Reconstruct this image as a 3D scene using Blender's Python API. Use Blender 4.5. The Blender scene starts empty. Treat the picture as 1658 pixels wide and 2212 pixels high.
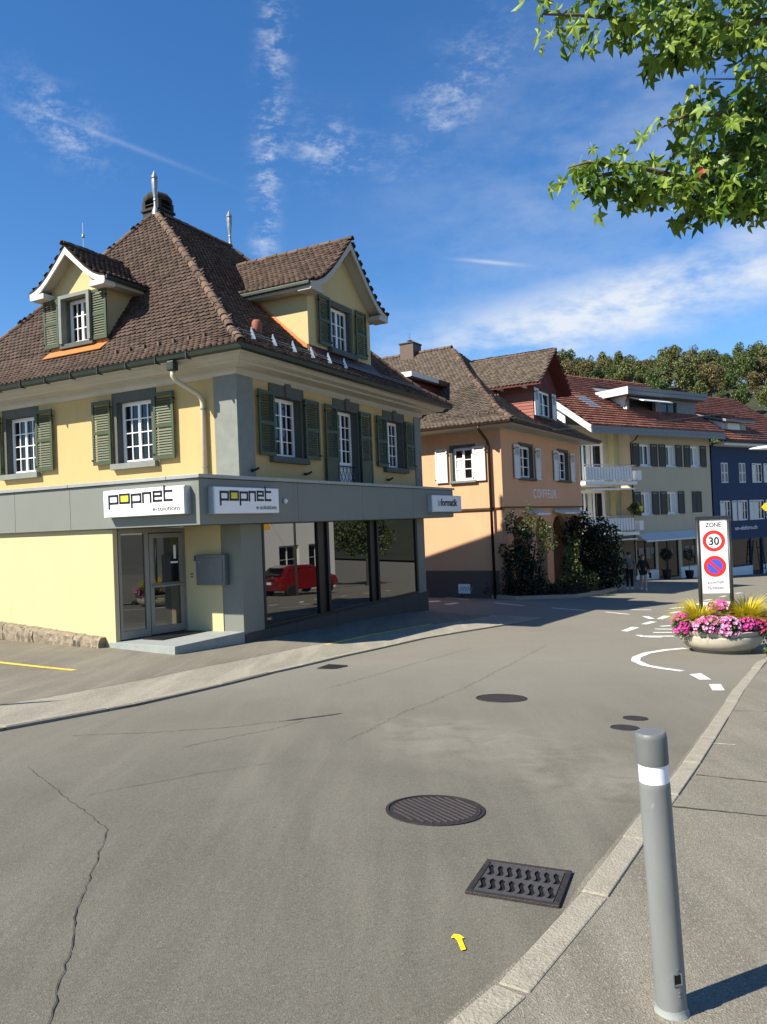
import bpy, bmesh, math, random
import numpy as np
from mathutils import Matrix, Vector
rnd = random.Random(7)
RNG = np.random.default_rng(11)
S = bpy.context.scene
COL = S.collection
R_ = math.radians

# ------------------------------------------------------------------ camera, sky, sun, exposure
EYE = 1.75                       # eye height above the pavement under the camera; camera at x=0, y=0
_p, _t = R_(0.83), R_(2.29)
_f = Vector((0, math.cos(_p), math.sin(_p))); _r = Vector((1, 0, 0)); _u = Vector((0, -math.sin(_p), math.cos(_p)))
CR = _r*math.cos(_t) - _u*math.sin(_t); CU = _u*math.cos(_t) + _r*math.sin(_t)
cam = bpy.data.cameras.new('camera'); cam_o = bpy.data.objects.new('camera', cam); COL.objects.link(cam_o)
cam.sensor_fit = 'HORIZONTAL'; cam.sensor_width = 36; cam.lens = 36*1650/1658; cam.clip_end = 4000; cam.clip_start = 0.05
M = Matrix.Identity(4)
for i in range(3): M[i][0] = CR[i]; M[i][1] = CU[i]; M[i][2] = -_f[i]
M[2][3] = EYE
cam_o.matrix_world = M
S.camera = cam_o

SUN_HEAD = 62.0                  # the light travels towards this heading (0 = +y, 90 = +x)
SUN_EL = 42.0
h_ = R_(SUN_HEAD); e_ = R_(SUN_EL)
LDIR = Vector((math.sin(h_)*math.cos(e_), math.cos(h_)*math.cos(e_), -math.sin(e_)))
sun = bpy.data.lights.new('sun', 'SUN'); sun.energy = 5.0; sun.angle = R_(0.5); sun.color = (1.0, 0.93, 0.79)
sun_o = bpy.data.objects.new('sun', sun); COL.objects.link(sun_o)
sun_o.rotation_euler = LDIR.to_track_quat('-Z', 'Y').to_euler()

S.view_settings.view_transform = 'Standard'; S.view_settings.look = 'None'
S.view_settings.exposure = 1.0; S.view_settings.gamma = 1.0; S.view_settings.use_curve_mapping = False

W = bpy.data.worlds.new('World'); S.world = W; W.use_nodes = True
def world_sky():
    nt = W.node_tree; N = nt.nodes; L = nt.links; N.clear()
    out = N.new('ShaderNodeOutputWorld'); bg = N.new('ShaderNodeBackground')
    sky = N.new('ShaderNodeTexSky'); sky.sky_type = 'NISHITA'; sky.sun_disc = False
    sky.sun_elevation = e_; sky.sun_rotation = R_(SUN_HEAD + 180); sky.altitude = 600
    sky.air_density = 1.15; sky.dust_density = 0.05; sky.ozone_density = 2.6
    hs = N.new('ShaderNodeHueSaturation'); hs.inputs['Saturation'].default_value = 1.17; hs.inputs['Value'].default_value = 1.0
    tint = N.new('ShaderNodeMixRGB'); tint.blend_type = 'MULTIPLY'; tint.inputs[0].default_value = 1; tint.inputs[2].default_value = (.985, 1.11, 1.31, 1)
    L.new(sky.outputs[0], tint.inputs[1]); L.new(tint.outputs[0], hs.inputs['Color'])
    tc = N.new('ShaderNodeTexCoord'); D = tc.outputs['Generated']
    def vm(op, a, b=None):
        n = N.new('ShaderNodeVectorMath'); n.operation = op
        for i, q in enumerate((a, b)):
            if q is None: continue
            if isinstance(q, (tuple, Vector)): n.inputs[i].default_value = q
            else: L.new(q, n.inputs[i])
        return n.outputs['Value'] if op in ('DOT_PRODUCT', 'LENGTH') else n.outputs['Vector']
    def ma(op, a, b=None, clamp=False):
        n = N.new('ShaderNodeMath'); n.operation = op; n.use_clamp = clamp
        for i, q in enumerate((a, b)):
            if q is None: continue
            if isinstance(q, (int, float)): n.inputs[i].default_value = q
            else: L.new(q, n.inputs[i])
        return n.outputs[0]
    def mr(v, a, b, c=0, d=1):
        n = N.new('ShaderNodeMapRange'); n.interpolation_type = 'SMOOTHSTEP'; L.new(v, n.inputs[0])
        for i, q in enumerate((a, b, c, d)): n.inputs[i+1].default_value = q
        return n.outputs[0]
    sp = N.new('ShaderNodeSeparateXYZ'); L.new(D, sp.inputs[0])
    def noise(vec, sc, det, rough, dist, scale3=None, rot=0):
        mp = N.new('ShaderNodeMapping'); L.new(vec, mp.inputs[0])
        if scale3: mp.inputs['Scale'].default_value = scale3
        mp.inputs['Rotation'].default_value = (0, 0, rot)
        n = N.new('ShaderNodeTexNoise'); n.inputs['Scale'].default_value = sc; n.inputs['Detail'].default_value = det
        n.inputs['Roughness'].default_value = rough; n.inputs['Distortion'].default_value = dist
        L.new(mp.outputs[0], n.inputs['Vector']); return n.outputs[0]
    fine = noise(D, 7, 5, 0.62, 0, (1, 1, 2.4), 0.3)
    wisp = noise(D, 22, 5, 0.74, 0, (1.0, 1.6, 2.2), 0.9)
    def direc(px, py): return (_f + CR*((px-829)/1650) - CU*((py-1106)/1650)).normalized()
    total = None; TW = mr(wisp, .42, .80); TF = mr(fine, .30, .72)
    # (pixel-free list: centre direction, half sizes along / across in radians, tilt, density, which texture)
    clouds = [
        ((594, 90), .150, .015, 95, .55, 'w'), ((572, 420), .085, .014, 93, .50, 'w'),
        ((130, 265), .050, .028, 32, .50, 'w'), ((250, 303), .085, .0028, 15, .12, 's'),
        ((720, 328), .046, .032, 20, .48, 'w'), ((985, 205), .080, .034, -42, .42, 'w'),
        ((1060, 566), .034, .0022, 10, .40, 's'),
        ((1280, 330), .26, .13, -30, .24, 'f'),
        ((1500, 615), .24, .045, -13, .66, 'f'), ((1200, 702), .28, .036, -9, .85, 'f'),
    ]
    for (px, py), ra, rb, tilt, den, tex in clouds:
        c = direc(px, py)
        rt = c.cross(Vector((0, 0, 1))).normalized(); up = rt.cross(c).normalized()
        a = R_(-tilt); t1 = rt*math.cos(a) + up*math.sin(a); t2 = up*math.cos(a) - rt*math.sin(a)
        mp = N.new('ShaderNodeMapping'); mp.vector_type = 'TEXTURE'; L.new(D, mp.inputs[0])
        mp.inputs['Location'].default_value = c; mp.inputs['Scale'].default_value = (ra, 1.0, rb)
        mp.inputs['Rotation'].default_value = Matrix((t1, c, t2)).transposed().to_euler()
        r2 = vm('DOT_PRODUCT', mp.outputs[0], mp.outputs[0])
        m = ma('EXPONENT', ma('MULTIPLY', r2, -1.0))
        tx = {'w': TW, 'f': TF, 's': 1.0}[tex]
        m = ma('MULTIPLY', ma('MULTIPLY', m, tx), den*(1.3 if tex == 'w' else 1.0))
        total = m if total is None else ma('ADD', total, m)
    total = ma('MINIMUM', total, 0.92)
    mx = N.new('ShaderNodeMixRGB'); L.new(total, mx.inputs[0]); L.new(hs.outputs[0], mx.inputs[1]); mx.inputs[2].default_value = (6.6, 7.0, 7.6, 1)
    L.new(mx.outputs[0], bg.inputs[0]); bg.inputs[1].default_value = 0.063
    L.new(bg.outputs[0], out.inputs[0])
world_sky()
try:
    W.cycles.sampling_method = 'MANUAL'; W.cycles.sample_map_resolution = 512
    S.cycles.max_bounces = 6; S.cycles.diffuse_bounces = 2; S.cycles.glossy_bounces = 3; S.cycles.transmission_bounces = 4
    S.cycles.use_denoising = True; S.cycles.sample_clamp_indirect = 6
except Exception: pass

# ------------------------------------------------------------------ materials
MATS = {}
def mat(name, col, rough=0.8, var=0.12, vscale=3.0, metal=0.0, bump=0.0, bscale=60, spec=0.3, col2=None, island=False, streak=0, ior=None, coat=0):
    if name in MATS: return MATS[name]
    m = bpy.data.materials.new(name); m.use_nodes = True; nt = m.node_tree; N = nt.nodes; L = nt.links
    b = N['Principled BSDF']; b.inputs['Roughness'].default_value = rough; b.inputs['Metallic'].default_value = metal
    b.inputs['Specular IOR Level'].default_value = spec
    if ior: b.inputs['IOR'].default_value = ior
    if coat: b.inputs['Coat Weight'].default_value = coat
    tc = N.new('ShaderNodeTexCoord')
    n1 = N.new('ShaderNodeTexNoise'); n1.inputs['Scale'].default_value = vscale; n1.inputs['Detail'].default_value = 7; n1.inputs['Roughness'].default_value = .65
    if streak:
        mp = N.new('ShaderNodeMapping'); mp.inputs['Scale'].default_value = (1, 1, streak); L.new(tc.outputs['Object'], mp.inputs[0]); L.new(mp.outputs[0], n1.inputs['Vector'])
    else: L.new(tc.outputs['Object'], n1.inputs['Vector'])
    ramp = N.new('ShaderNodeMapRange'); ramp.inputs[1].default_value = .25; ramp.inputs[2].default_value = .75
    L.new(n1.outputs[0], ramp.inputs[0])
    fac = ramp.outputs[0]
    c1 = tuple(max(0, c*(1-var)) for c in col); c2 = col2 or tuple(min(1, c*(1+var)) for c in col)
    if island:
        g = N.new('ShaderNodeNewGeometry'); oi = N.new('ShaderNodeObjectInfo')
        ad = N.new('ShaderNodeMath'); ad.operation = 'ADD'; L.new(g.outputs['Random Per Island'], ad.inputs[0]); L.new(oi.outputs['Random'], ad.inputs[1])
        fr = N.new('ShaderNodeMath'); fr.operation = 'FRACT'; L.new(ad.outputs[0], fr.inputs[0])
        mm = N.new('ShaderNodeMath'); mm.operation = 'MULTIPLY_ADD'; L.new(fr.outputs[0], mm.inputs[0]); mm.inputs[1].default_value = .65
        m3 = N.new('ShaderNodeMath'); m3.operation = 'MULTIPLY'; L.new(fac, m3.inputs[0]); m3.inputs[1].default_value = .35; L.new(m3.outputs[0], mm.inputs[2])
        fac = mm.outputs[0]
    mx = N.new('ShaderNodeMixRGB'); L.new(fac, mx.inputs[0]); mx.inputs[1].default_value = (*c1, 1); mx.inputs[2].default_value = (*c2, 1)
    L.new(mx.outputs[0], b.inputs['Base Color'])
    if bump:
        n2 = N.new('ShaderNodeTexNoise'); n2.inputs['Scale'].default_value = bscale; n2.inputs['Detail'].default_value = 4; L.new(tc.outputs['Object'], n2.inputs['Vector'])
        bp = N.new('ShaderNodeBump'); bp.inputs['Strength'].default_value = bump; bp.inputs['Distance'].default_value = .02
        L.new(n2.outputs[0], bp.inputs['Height']); L.new(bp.outputs[0], b.inputs['Normal'])
    MATS[name] = m; return m

def ground_mat(name, dark, light, speck, grain=170, bump=.35, patches=(), far=False):
    m = bpy.data.materials.new(name); m.use_nodes = True; nt = m.node_tree; N = nt.nodes; L = nt.links
    b = N['Principled BSDF']; b.inputs['Roughness'].default_value = .88; b.inputs['Specular IOR Level'].default_value = .25
    tc = N.new('ShaderNodeTexCoord'); O = tc.outputs['Object']
    def noise(sc, det=6, rough=.6, dist=0.0, scale=None, rot=0):
        n = N.new('ShaderNodeTexNoise'); n.inputs['Scale'].default_value = sc; n.inputs['Detail'].default_value = det; n.inputs['Roughness'].default_value = rough; n.inputs['Distortion'].default_value = dist
        if scale:
            mp = N.new('ShaderNodeMapping'); mp.inputs['Scale'].default_value = scale; mp.inputs['Rotation'].default_value = (0, 0, rot); L.new(O, mp.inputs[0]); L.new(mp.outputs[0], n.inputs['Vector'])
        else: L.new(O, n.inputs['Vector'])
        return n.outputs[0]
    def rng(v, a, b2, c=0., d=1.):
        n = N.new('ShaderNodeMapRange'); L.new(v, n.inputs[0])
        for i, q in enumerate((a, b2, c, d)): n.inputs[i+1].default_value = q
        return n.outputs[0]
    def mix(f, a, c2, mode='MIX'):
        n = N.new('ShaderNodeMixRGB'); n.blend_type = mode
        if isinstance(f, float): n.inputs[0].default_value = f
        else: L.new(f, n.inputs[0])
        for i, q in ((1, a), (2, c2)):
            if isinstance(q, tuple): n.inputs[i].default_value = (*q, 1)
            else: L.new(q, n.inputs[i])
        return n.outputs[0]
    base = mix(rng(noise(.55, 8, .62, .6), .3, .7), dark, light)
    base = mix(rng(noise(.16, 5, .6, .8), .35, .65, .0, .55), base, tuple(c*.84 for c in dark))
    worn_graded = mix(rng(noise(.9, 5, .6, .3, (3.2, .35, 1), R_(-30)), .45, .8), base, tuple(c*1.18 for c in light))     # wear along the driving direction
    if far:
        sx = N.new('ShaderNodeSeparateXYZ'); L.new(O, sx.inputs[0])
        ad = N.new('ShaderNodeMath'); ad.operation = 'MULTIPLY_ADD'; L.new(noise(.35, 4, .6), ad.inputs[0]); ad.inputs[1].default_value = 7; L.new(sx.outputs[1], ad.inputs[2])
        worn_graded = mix(rng(ad.outputs[0], 8.5, 16, 0, 1), worn_graded, mix(rng(noise(.5, 6, .6), .3, .7), tuple(c*1.22 for c in light), tuple(c*1.42 for c in light)))  # brightening with distance down the road is put into the base colour
    for (x, y, rx, ry, f) in patches:                       # dusty dried stains
        mp = N.new('ShaderNodeMapping'); mp.vector_type = 'TEXTURE'; mp.inputs['Location'].default_value = (x, y, 0); mp.inputs['Scale'].default_value = (rx, ry, 50); L.new(O, mp.inputs[0])
        ln = N.new('ShaderNodeVectorMath'); ln.operation = 'LENGTH'; L.new(mp.outputs[0], ln.inputs[0])
        k = N.new('ShaderNodeMath'); k.operation = 'MULTIPLY'; L.new(rng(ln.outputs['Value'], 1, .2, 0, 1), k.inputs[0]); L.new(rng(noise(2.2, 6, .6, 1.2), .35, .65, 0, f), k.inputs[1])
        worn_graded = mix(k.outputs[0], worn_graded, tuple(min(1, c*1.55) for c in light))
    vo = N.new('ShaderNodeTexVoronoi'); vo.inputs['Scale'].default_value = grain; L.new(O, vo.inputs['Vector'])
    bw = N.new('ShaderNodeRGBToBW'); L.new(vo.outputs['Color'], bw.inputs[0])
    st = mix(rng(bw.outputs[0], .70, .95, 0, .7), worn_graded, speck)
    st = mix(rng(bw.outputs[0], .32, .10, 0, .4), st, tuple(c*.35 for c in dark))
    st = mix(rng(noise(grain*.45, 3, .7), .3, .7, .78, 1.0), (0, 0, 0), st) if False else st
    g2 = rng(noise(grain*.5, 4, .8), .3, .7, .86, 1.13)
    mul = N.new('ShaderNodeVectorMath'); mul.operation = 'SCALE'; L.new(st, mul.inputs[0]); L.new(g2, mul.inputs['Scale'])
    L.new(mul.outputs[0], b.inputs['Base Color'])
    bp = N.new('ShaderNodeBump'); bp.inputs['Strength'].default_value = bump; bp.inputs['Distance'].default_value = .006
    L.new(vo.outputs['Distance'], bp.inputs['Height']); L.new(bp.outputs[0], b.inputs['Normal'])
    MATS[name] = m; return m

def leaf_mat(name, c1, c2, trans=.35):
    m = bpy.data.materials.new(name); m.use_nodes = True; nt = m.node_tree; N = nt.nodes; L = nt.links
    b = N['Principled BSDF']; b.inputs['Roughness'].default_value = .45; b.inputs['Specular IOR Level'].default_value = .35
    g = N.new('ShaderNodeNewGeometry'); oi = N.new('ShaderNodeObjectInfo')
    ad = N.new('ShaderNodeMath'); ad.operation = 'ADD'; L.new(g.outputs['Random Per Island'], ad.inputs[0]); L.new(oi.outputs['Random'], ad.inputs[1])
    fr = N.new('ShaderNodeMath'); fr.operation = 'FRACT'; L.new(ad.outputs[0], fr.inputs[0])
    mx = N.new('ShaderNodeMixRGB'); L.new(fr.outputs[0], mx.inputs[0]); mx.inputs[1].default_value = (*c1, 1); mx.inputs[2].default_value = (*c2, 1)
    L.new(mx.outputs[0], b.inputs['Base Color'])
    tr = N.new('ShaderNodeBsdfTranslucent'); L.new(mx.outputs[0], tr.inputs[0])
    ms = N.new('ShaderNodeMixShader'); ms.inputs[0].default_value = trans
    L.new(b.outputs[0], ms.inputs[1]); L.new(tr.outputs[0], ms.inputs[2]); L.new(ms.outputs[0], N['Material Output'].inputs[0])
    MATS[name] = m; return m

mat('stucco_yellow', (0.465, 0.335, 0.15), .9, .045, 1.2, bump=.12, bscale=140, streak=.35)
mat('stucco_pale', (0.51, 0.44, 0.245), .9, .035, 1.0, bump=.12, bscale=140, streak=.35)
mat('stucco_dormer', (0.5, 0.395, 0.2), .9, .04, 1.5, bump=.12, bscale=140)
mat('stone_grey', (0.185, 0.195, 0.175), .85, .14, 4, bump=.15, bscale=60)
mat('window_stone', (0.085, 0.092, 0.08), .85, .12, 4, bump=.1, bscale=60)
mat('panel_grey', (0.172, 0.18, 0.155), .45, .05, 1.2, spec=.4)
mat('panel_dark', (0.08, 0.082, 0.08), .5, .06, 1.5, spec=.4)
mat('cap_metal', (0.32, 0.32, 0.3), .45, .10, 5, metal=.3)
mat('trim_cream', (0.4, 0.375, 0.31), .6, .08, 3, bump=.05)
mat('trim_white', (0.6, 0.59, 0.55), .55, .08, 4)
mat('peeling_white', (0.62, 0.6, 0.55), .7, .10, 9, col2=(.66, .64, .6), bump=.4, bscale=30)
mat('shutter_green', (0.044, 0.062, 0.027), .5, .12, 6, spec=.4)
mat('shutter_white', (0.6, 0.6, 0.575), .5, .08, 6)
mat('shutter_dark', (.035, .038, .032), .55, .1, 6)
mat('frame_white', (.80, .80, .79), .4, .04, 6)
mat('frame_black', (.012, .012, .013), .35, .1, 6)
mat('frame_bronze', (.24, .225, .20), .4, .06, 6, metal=.3)
mat('glass', (.006, .007, .008), .03, .1, 1, spec=.5, ior=1.5)
mat('shop_glass', (.008, .009, .009), .0, .0, 1, spec=.5, ior=2.25)
mat('glass_blue', (.12, .22, .30), .05, .1, 1, spec=.6)
mat('curtain', (.62, .60, .55), .9, .15, 12)
mat('tile_brown', (.040, .025, .018), .85, .30, 2.0, col2=(.106, .067, .049), island=True, bump=.25, bscale=90)
mat('tile_umber', (.06, .046, .034), .85, .35, 2.0, col2=(.135, .105, .080), island=True, bump=.25, bscale=90)
mat('ridge_clay', (0.085, 0.054, 0.038), .85, .35, 6, col2=(.165, .108, .075), island=True, bump=.35, bscale=60)
mat('tile_red', (.16, .056, .038), .8, .3, 2.0, col2=(.28, .115, .080), island=True, bump=.2, bscale=60)
mat('roof_deck', (.03, .02, .016), .9, .2, 3)
mat('copper_orange', (0.5, 0.165, 0.045), .5, .12, 5)
mat('copper_brown', (.075, .040, .025), .5, .2, 5, metal=.3)
mat('gutter_green', (0.035, 0.044, 0.035), .45, .18, 5, metal=.4)
mat('gutter_brown', (.045, .026, .02), .45, .15, 5, metal=.4)
mat('pipe_cream', (0.48, 0.42, 0.28), .45, .06, 5, spec=.4)
mat('zinc', (0.3, 0.315, 0.315), .42, .22, 7, metal=.65)
mat('chimney_dark', (.035, .031, .028), .85, .4, 6, bump=.4, bscale=40)
mat('snow_guard', (0.6, 0.61, 0.61), .3, .08, 12, metal=.5)
mat('terracotta', (0.24, 0.08, 0.05), .7, .15, 8)
mat('granite', (0.05, 0.048, 0.045), .7, .25, 40, bump=.15, bscale=120)
mat('rough_stone', (0.23, 0.19, 0.135), .95, .45, 9, bump=.9, bscale=26)
mat('slab_concrete', (0.26, 0.28, 0.265), .75, .1, 6, bump=.1)
mat('sign_white', (.82, .82, .82), .25, .02, 4, spec=.4)
mat('sign_alu', (.50, .51, .52), .35, .06, 6, metal=.5)
mat('letter_black', (.012, .012, .016), .45, .05, 4)
mat('letter_grey', (.33, .34, .36), .5, .05, 4)
mat('letter_yellow', (.80, .66, .05), .5, .04, 4)
mat('letter_white', (.78, .76, .72), .6, .05, 4)
mat('mailbox_grey', (.15, .155, .165), .4, .08, 5, metal=.4)
mat('iron_black', (.01, .01, .01), .5, .2, 8)
mat('railing', (.42, .42, .40), .4, .1, 8, metal=.5)
mat('orange_wall', (0.6, 0.335, 0.19), .9, .05, 1.2, bump=.12, bscale=140, streak=.35)
mat('red_cladding', (.105, .024, .022), .75, .2, 5)
mat('pink_shingle', (0.27, 0.1, 0.078), .85, .25, 3, island=True)
mat('chimney_brown', (.11, .078, .062), .7, .1, 5)
mat('cream_wall', (0.47, 0.41, 0.295), .9, .05, 1.0, bump=.1, bscale=140, streak=.35)
mat('lemon_wall', (0.5, 0.48, 0.27), .9, .05, 1.0)
mat('white_wall', (.80, .79, .76), .85, .04, 1.0)
mat('grey_board', (0.19, 0.195, 0.2), .55, .1, 3)
mat('blue_wall', (0.028, 0.05, 0.105), .85, .08, 1.2, bump=.1, bscale=140)
mat('awning', (.66, .64, .60), .8, .06, 5)
mat('balcony_white', (.78, .77, .73), .6, .06, 5)
mat('paint_white', (.72, .72, .68), .7, .16, 14, bump=.2, bscale=200)
mat('paint_yellow', (.72, .52, .05), .7, .12, 14, bump=.2, bscale=200)
mat('marker_yellow', (.85, .62, .02), .55, .05, 14)
mat('iron_cover', (0.042, 0.036, 0.035), .55, .3, 30, metal=.35, bump=.3, bscale=150)
mat('iron_rib', (.15, .125, .12), .4, .2, 30, metal=.6)
mat('iron_grate', (0.095, 0.088, 0.088), .5, .25, 30, metal=.45)
mat('hole_black', (.004, .004, .004), .9, .0, 1)
mat('kerb_stone', (.29, .265, .21), .9, .16, 14, bump=.5, bscale=70)
mat('crack_dark', (0.05, 0.047, 0.042), .95, .3, 20)
mat('bollard_grey', (0.175, 0.182, 0.178), .42, .16, 7, spec=.45, streak=.25)
mat('bollard_cap', (0.115, 0.122, 0.12), .5, .12, 9, spec=.4)
mat('reflective_white', (.80, .82, .83), .3, .03, 9)
mat('post_black', (.022, .023, .025), .4, .15, 9, spec=.4)
mat('sign_red', (.72, .03, .022), .4, .03, 5)
mat('sign_blue', (.05, .09, .55), .4, .03, 5)
mat('sign_yellow', (.85, .45, .02), .4, .03, 5)
mat('planter_concrete', (0.4, 0.36, 0.28), .8, .10, 8, bump=.2, bscale=80)
mat('soil', (.03, .022, .015), .95, .3, 20)
mat('bark', (.085, .068, .05), .9, .35, 12, bump=.8, bscale=40)
mat('twig', (.12, .095, .05), .85, .25, 12)
mat('hill_soil', (.035, .04, .02), .95, .3, .2)
mat('flower_magenta', (.48, .015, .20), .6, .15, 9, island=True, col2=(.62, .06, .34))
mat('flower_pink', (.58, .20, .44), .6, .12, 9, island=True, col2=(.68, .40, .60))
mat('flower_red', (.55, .02, .08), .6, .12, 9, island=True, col2=(.68, .06, .20))
mat('flower_pale', (.62, .42, .44), .6, .10, 9, island=True, col2=(.66, .58, .58))
mat('flower_eye', (.85, .82, .75), .6, .05, 9)
leaf_mat('grass_yellow', (.52, .43, .02), (.74, .62, .05), .3)
leaf_mat('leaf_sweetgum', (.050, .115, .012), (.265, .365, .055), .36)
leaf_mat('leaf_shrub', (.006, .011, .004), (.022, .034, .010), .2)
leaf_mat('leaf_shrub_light', (.05, .075, .018), (.14, .17, .045), .25)
leaf_mat('leaf_petunia', (.05, .09, .02), (.11, .16, .04), .25)
leaf_mat('leaf_oak', (0.045, 0.075, 0.018), (0.105, 0.135, 0.04), .15)
leaf_mat('leaf_beech', (0.07, 0.088, 0.024), (0.14, 0.15, 0.05), .15)
leaf_mat('leaf_rust', (0.105, 0.085, 0.03), (0.17, 0.14, 0.06), .15)
leaf_mat('leaf_fir', (0.022, 0.042, 0.015), (0.055, 0.075, 0.028), .1)
mat('leaf_dead', (0.3, 0.06, 0.03), .7, .2, 9)
mat('seed_ball', (.015, .012, .008), .9, .2, 20)
mat('skin', (.46, .29, .21), .6, .05, 9)
mat('hair_dark', (.025, .017, .012), .6, .2, 30)
mat('hair_fair', (.16, .10, .05), .6, .2, 30)
mat('cloth_black', (.010, .010, .011), .8, .2, 9)
mat('cloth_taupe', (.17, .155, .14), .85, .12, 9)
mat('cloth_navy', (.015, .016, .02), .85, .15, 9)
mat('shoe_white', (.6, .6, .58), .6, .05, 9)
mat('car_red', (0.16, 0.004, 0.006), .25, .04, 2, spec=.5, coat=1)
mat('tyre', (.015, .015, .015), .8, .1, 9)
mat('tail_light', (.35, .004, .004), .2, .05, 9)
mat('plaque_blue', (.05, .10, .30), .5, .1, 4)
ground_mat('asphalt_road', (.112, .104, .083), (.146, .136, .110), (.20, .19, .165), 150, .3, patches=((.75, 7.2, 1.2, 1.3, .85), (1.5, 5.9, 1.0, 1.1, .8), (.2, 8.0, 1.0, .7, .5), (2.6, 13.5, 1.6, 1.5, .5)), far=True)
ground_mat('asphalt_forecourt', (.145, .130, .098), (.195, .176, .136), (.30, .28, .25), 120, .4)
ground_mat('chip_pavement', (.225, .205, .160), (.31, .285, .225), (.46, .43, .36), 75, .8)
ground_mat('pavement_right', (.158, .144, .112), (.208, .190, .150), (.34, .32, .29), 130, .6)
ground_mat('asphalt_patch', (.15, .15, .142), (.18, .18, .17), (.30, .30, .28), 150, .4)

def wear(name, col, scale, lo, hi, amount, stretch=(1, 1, 1), detail=8, rough=.7):
    # irregular stains, scuffs or chips over an existing paint
    nt = MATS[name].node_tree; N = nt.nodes; L = nt.links; b = N['Principled BSDF']; src = b.inputs['Base Color'].links[0].from_socket
    tc = N.new('ShaderNodeTexCoord'); mp = N.new('ShaderNodeMapping'); mp.inputs['Scale'].default_value = stretch; L.new(tc.outputs['Object'], mp.inputs[0])
    n = N.new('ShaderNodeTexNoise'); n.inputs['Scale'].default_value = scale; n.inputs['Detail'].default_value = detail; n.inputs['Roughness'].default_value = rough; L.new(mp.outputs[0], n.inputs['Vector'])
    r = N.new('ShaderNodeMapRange'); r.inputs[1].default_value = lo; r.inputs[2].default_value = hi; r.inputs[4].default_value = amount; L.new(n.outputs[0], r.inputs[0])
    mx = N.new('ShaderNodeMixRGB'); L.new(r.outputs[0], mx.inputs[0]); L.new(src, mx.inputs[1]); mx.inputs[2].default_value = (*col, 1); L.new(mx.outputs[0], b.inputs['Base Color'])
wear('bollard_grey', (.30, .31, .30), 26, .63, .72, .6, (1, 1, .5)); wear('bollard_grey', (.05, .05, .05), 9, .58, .72, .5, (1, 1, .35))
wear('bollard_cap', (.26, .27, .26), 30, .62, .7, .6, (1, 1, .4)); wear('reflective_white', (.55, .55, .52), 14, .55, .75, .5, (1, 1, .3))
wear('planter_concrete', (.20, .185, .15), 3.5, .50, .75, .6, (1, 1, .4)); wear('kerb_stone', (.14, .13, .105), 5, .55, .75, .5)
wear('stucco_pale', (.36, .30, .17), 1.3, .56, .78, .35, (1, 1, .22)); wear('stucco_yellow', (.30, .215, .10), 1.5, .55, .78, .4, (1, 1, .22))
wear('orange_wall', (.36, .20, .12), 1.2, .55, .78, .4, (1, 1, .22)); wear('cream_wall', (.30, .27, .21), 1.2, .55, .78, .4, (1, 1, .22))
wear('panel_grey', (.11, .11, .10), 1.8, .56, .8, .4, (1, 1, .25)); wear('paint_white', (.17, .165, .15), 16, .50, .66, .75); wear('paint_yellow', (.17, .15, .10), 16, .50, .66, .7)
wear('tile_brown', (.19, .18, .14), 5, .64, .76, .5); wear('tile_umber', (.15, .145, .11), 5, .62, .75, .5); wear('ridge_clay', (.22, .20, .15), 9, .58, .72, .5)
wear('slab_concrete', (.15, .16, .15), 4, .55, .75, .5); wear('stone_grey', (.12, .125, .11), 3, .55, .75, .5, (1, 1, .4)); wear('trim_cream', (.27, .25, .20), 4, .55, .75, .4, (1, 1, .6))
wear('iron_cover', (.10, .07, .05), 20, .55, .7, .5); wear('peeling_white', (.30, .28, .25), 12, .60, .66, .7)

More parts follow.
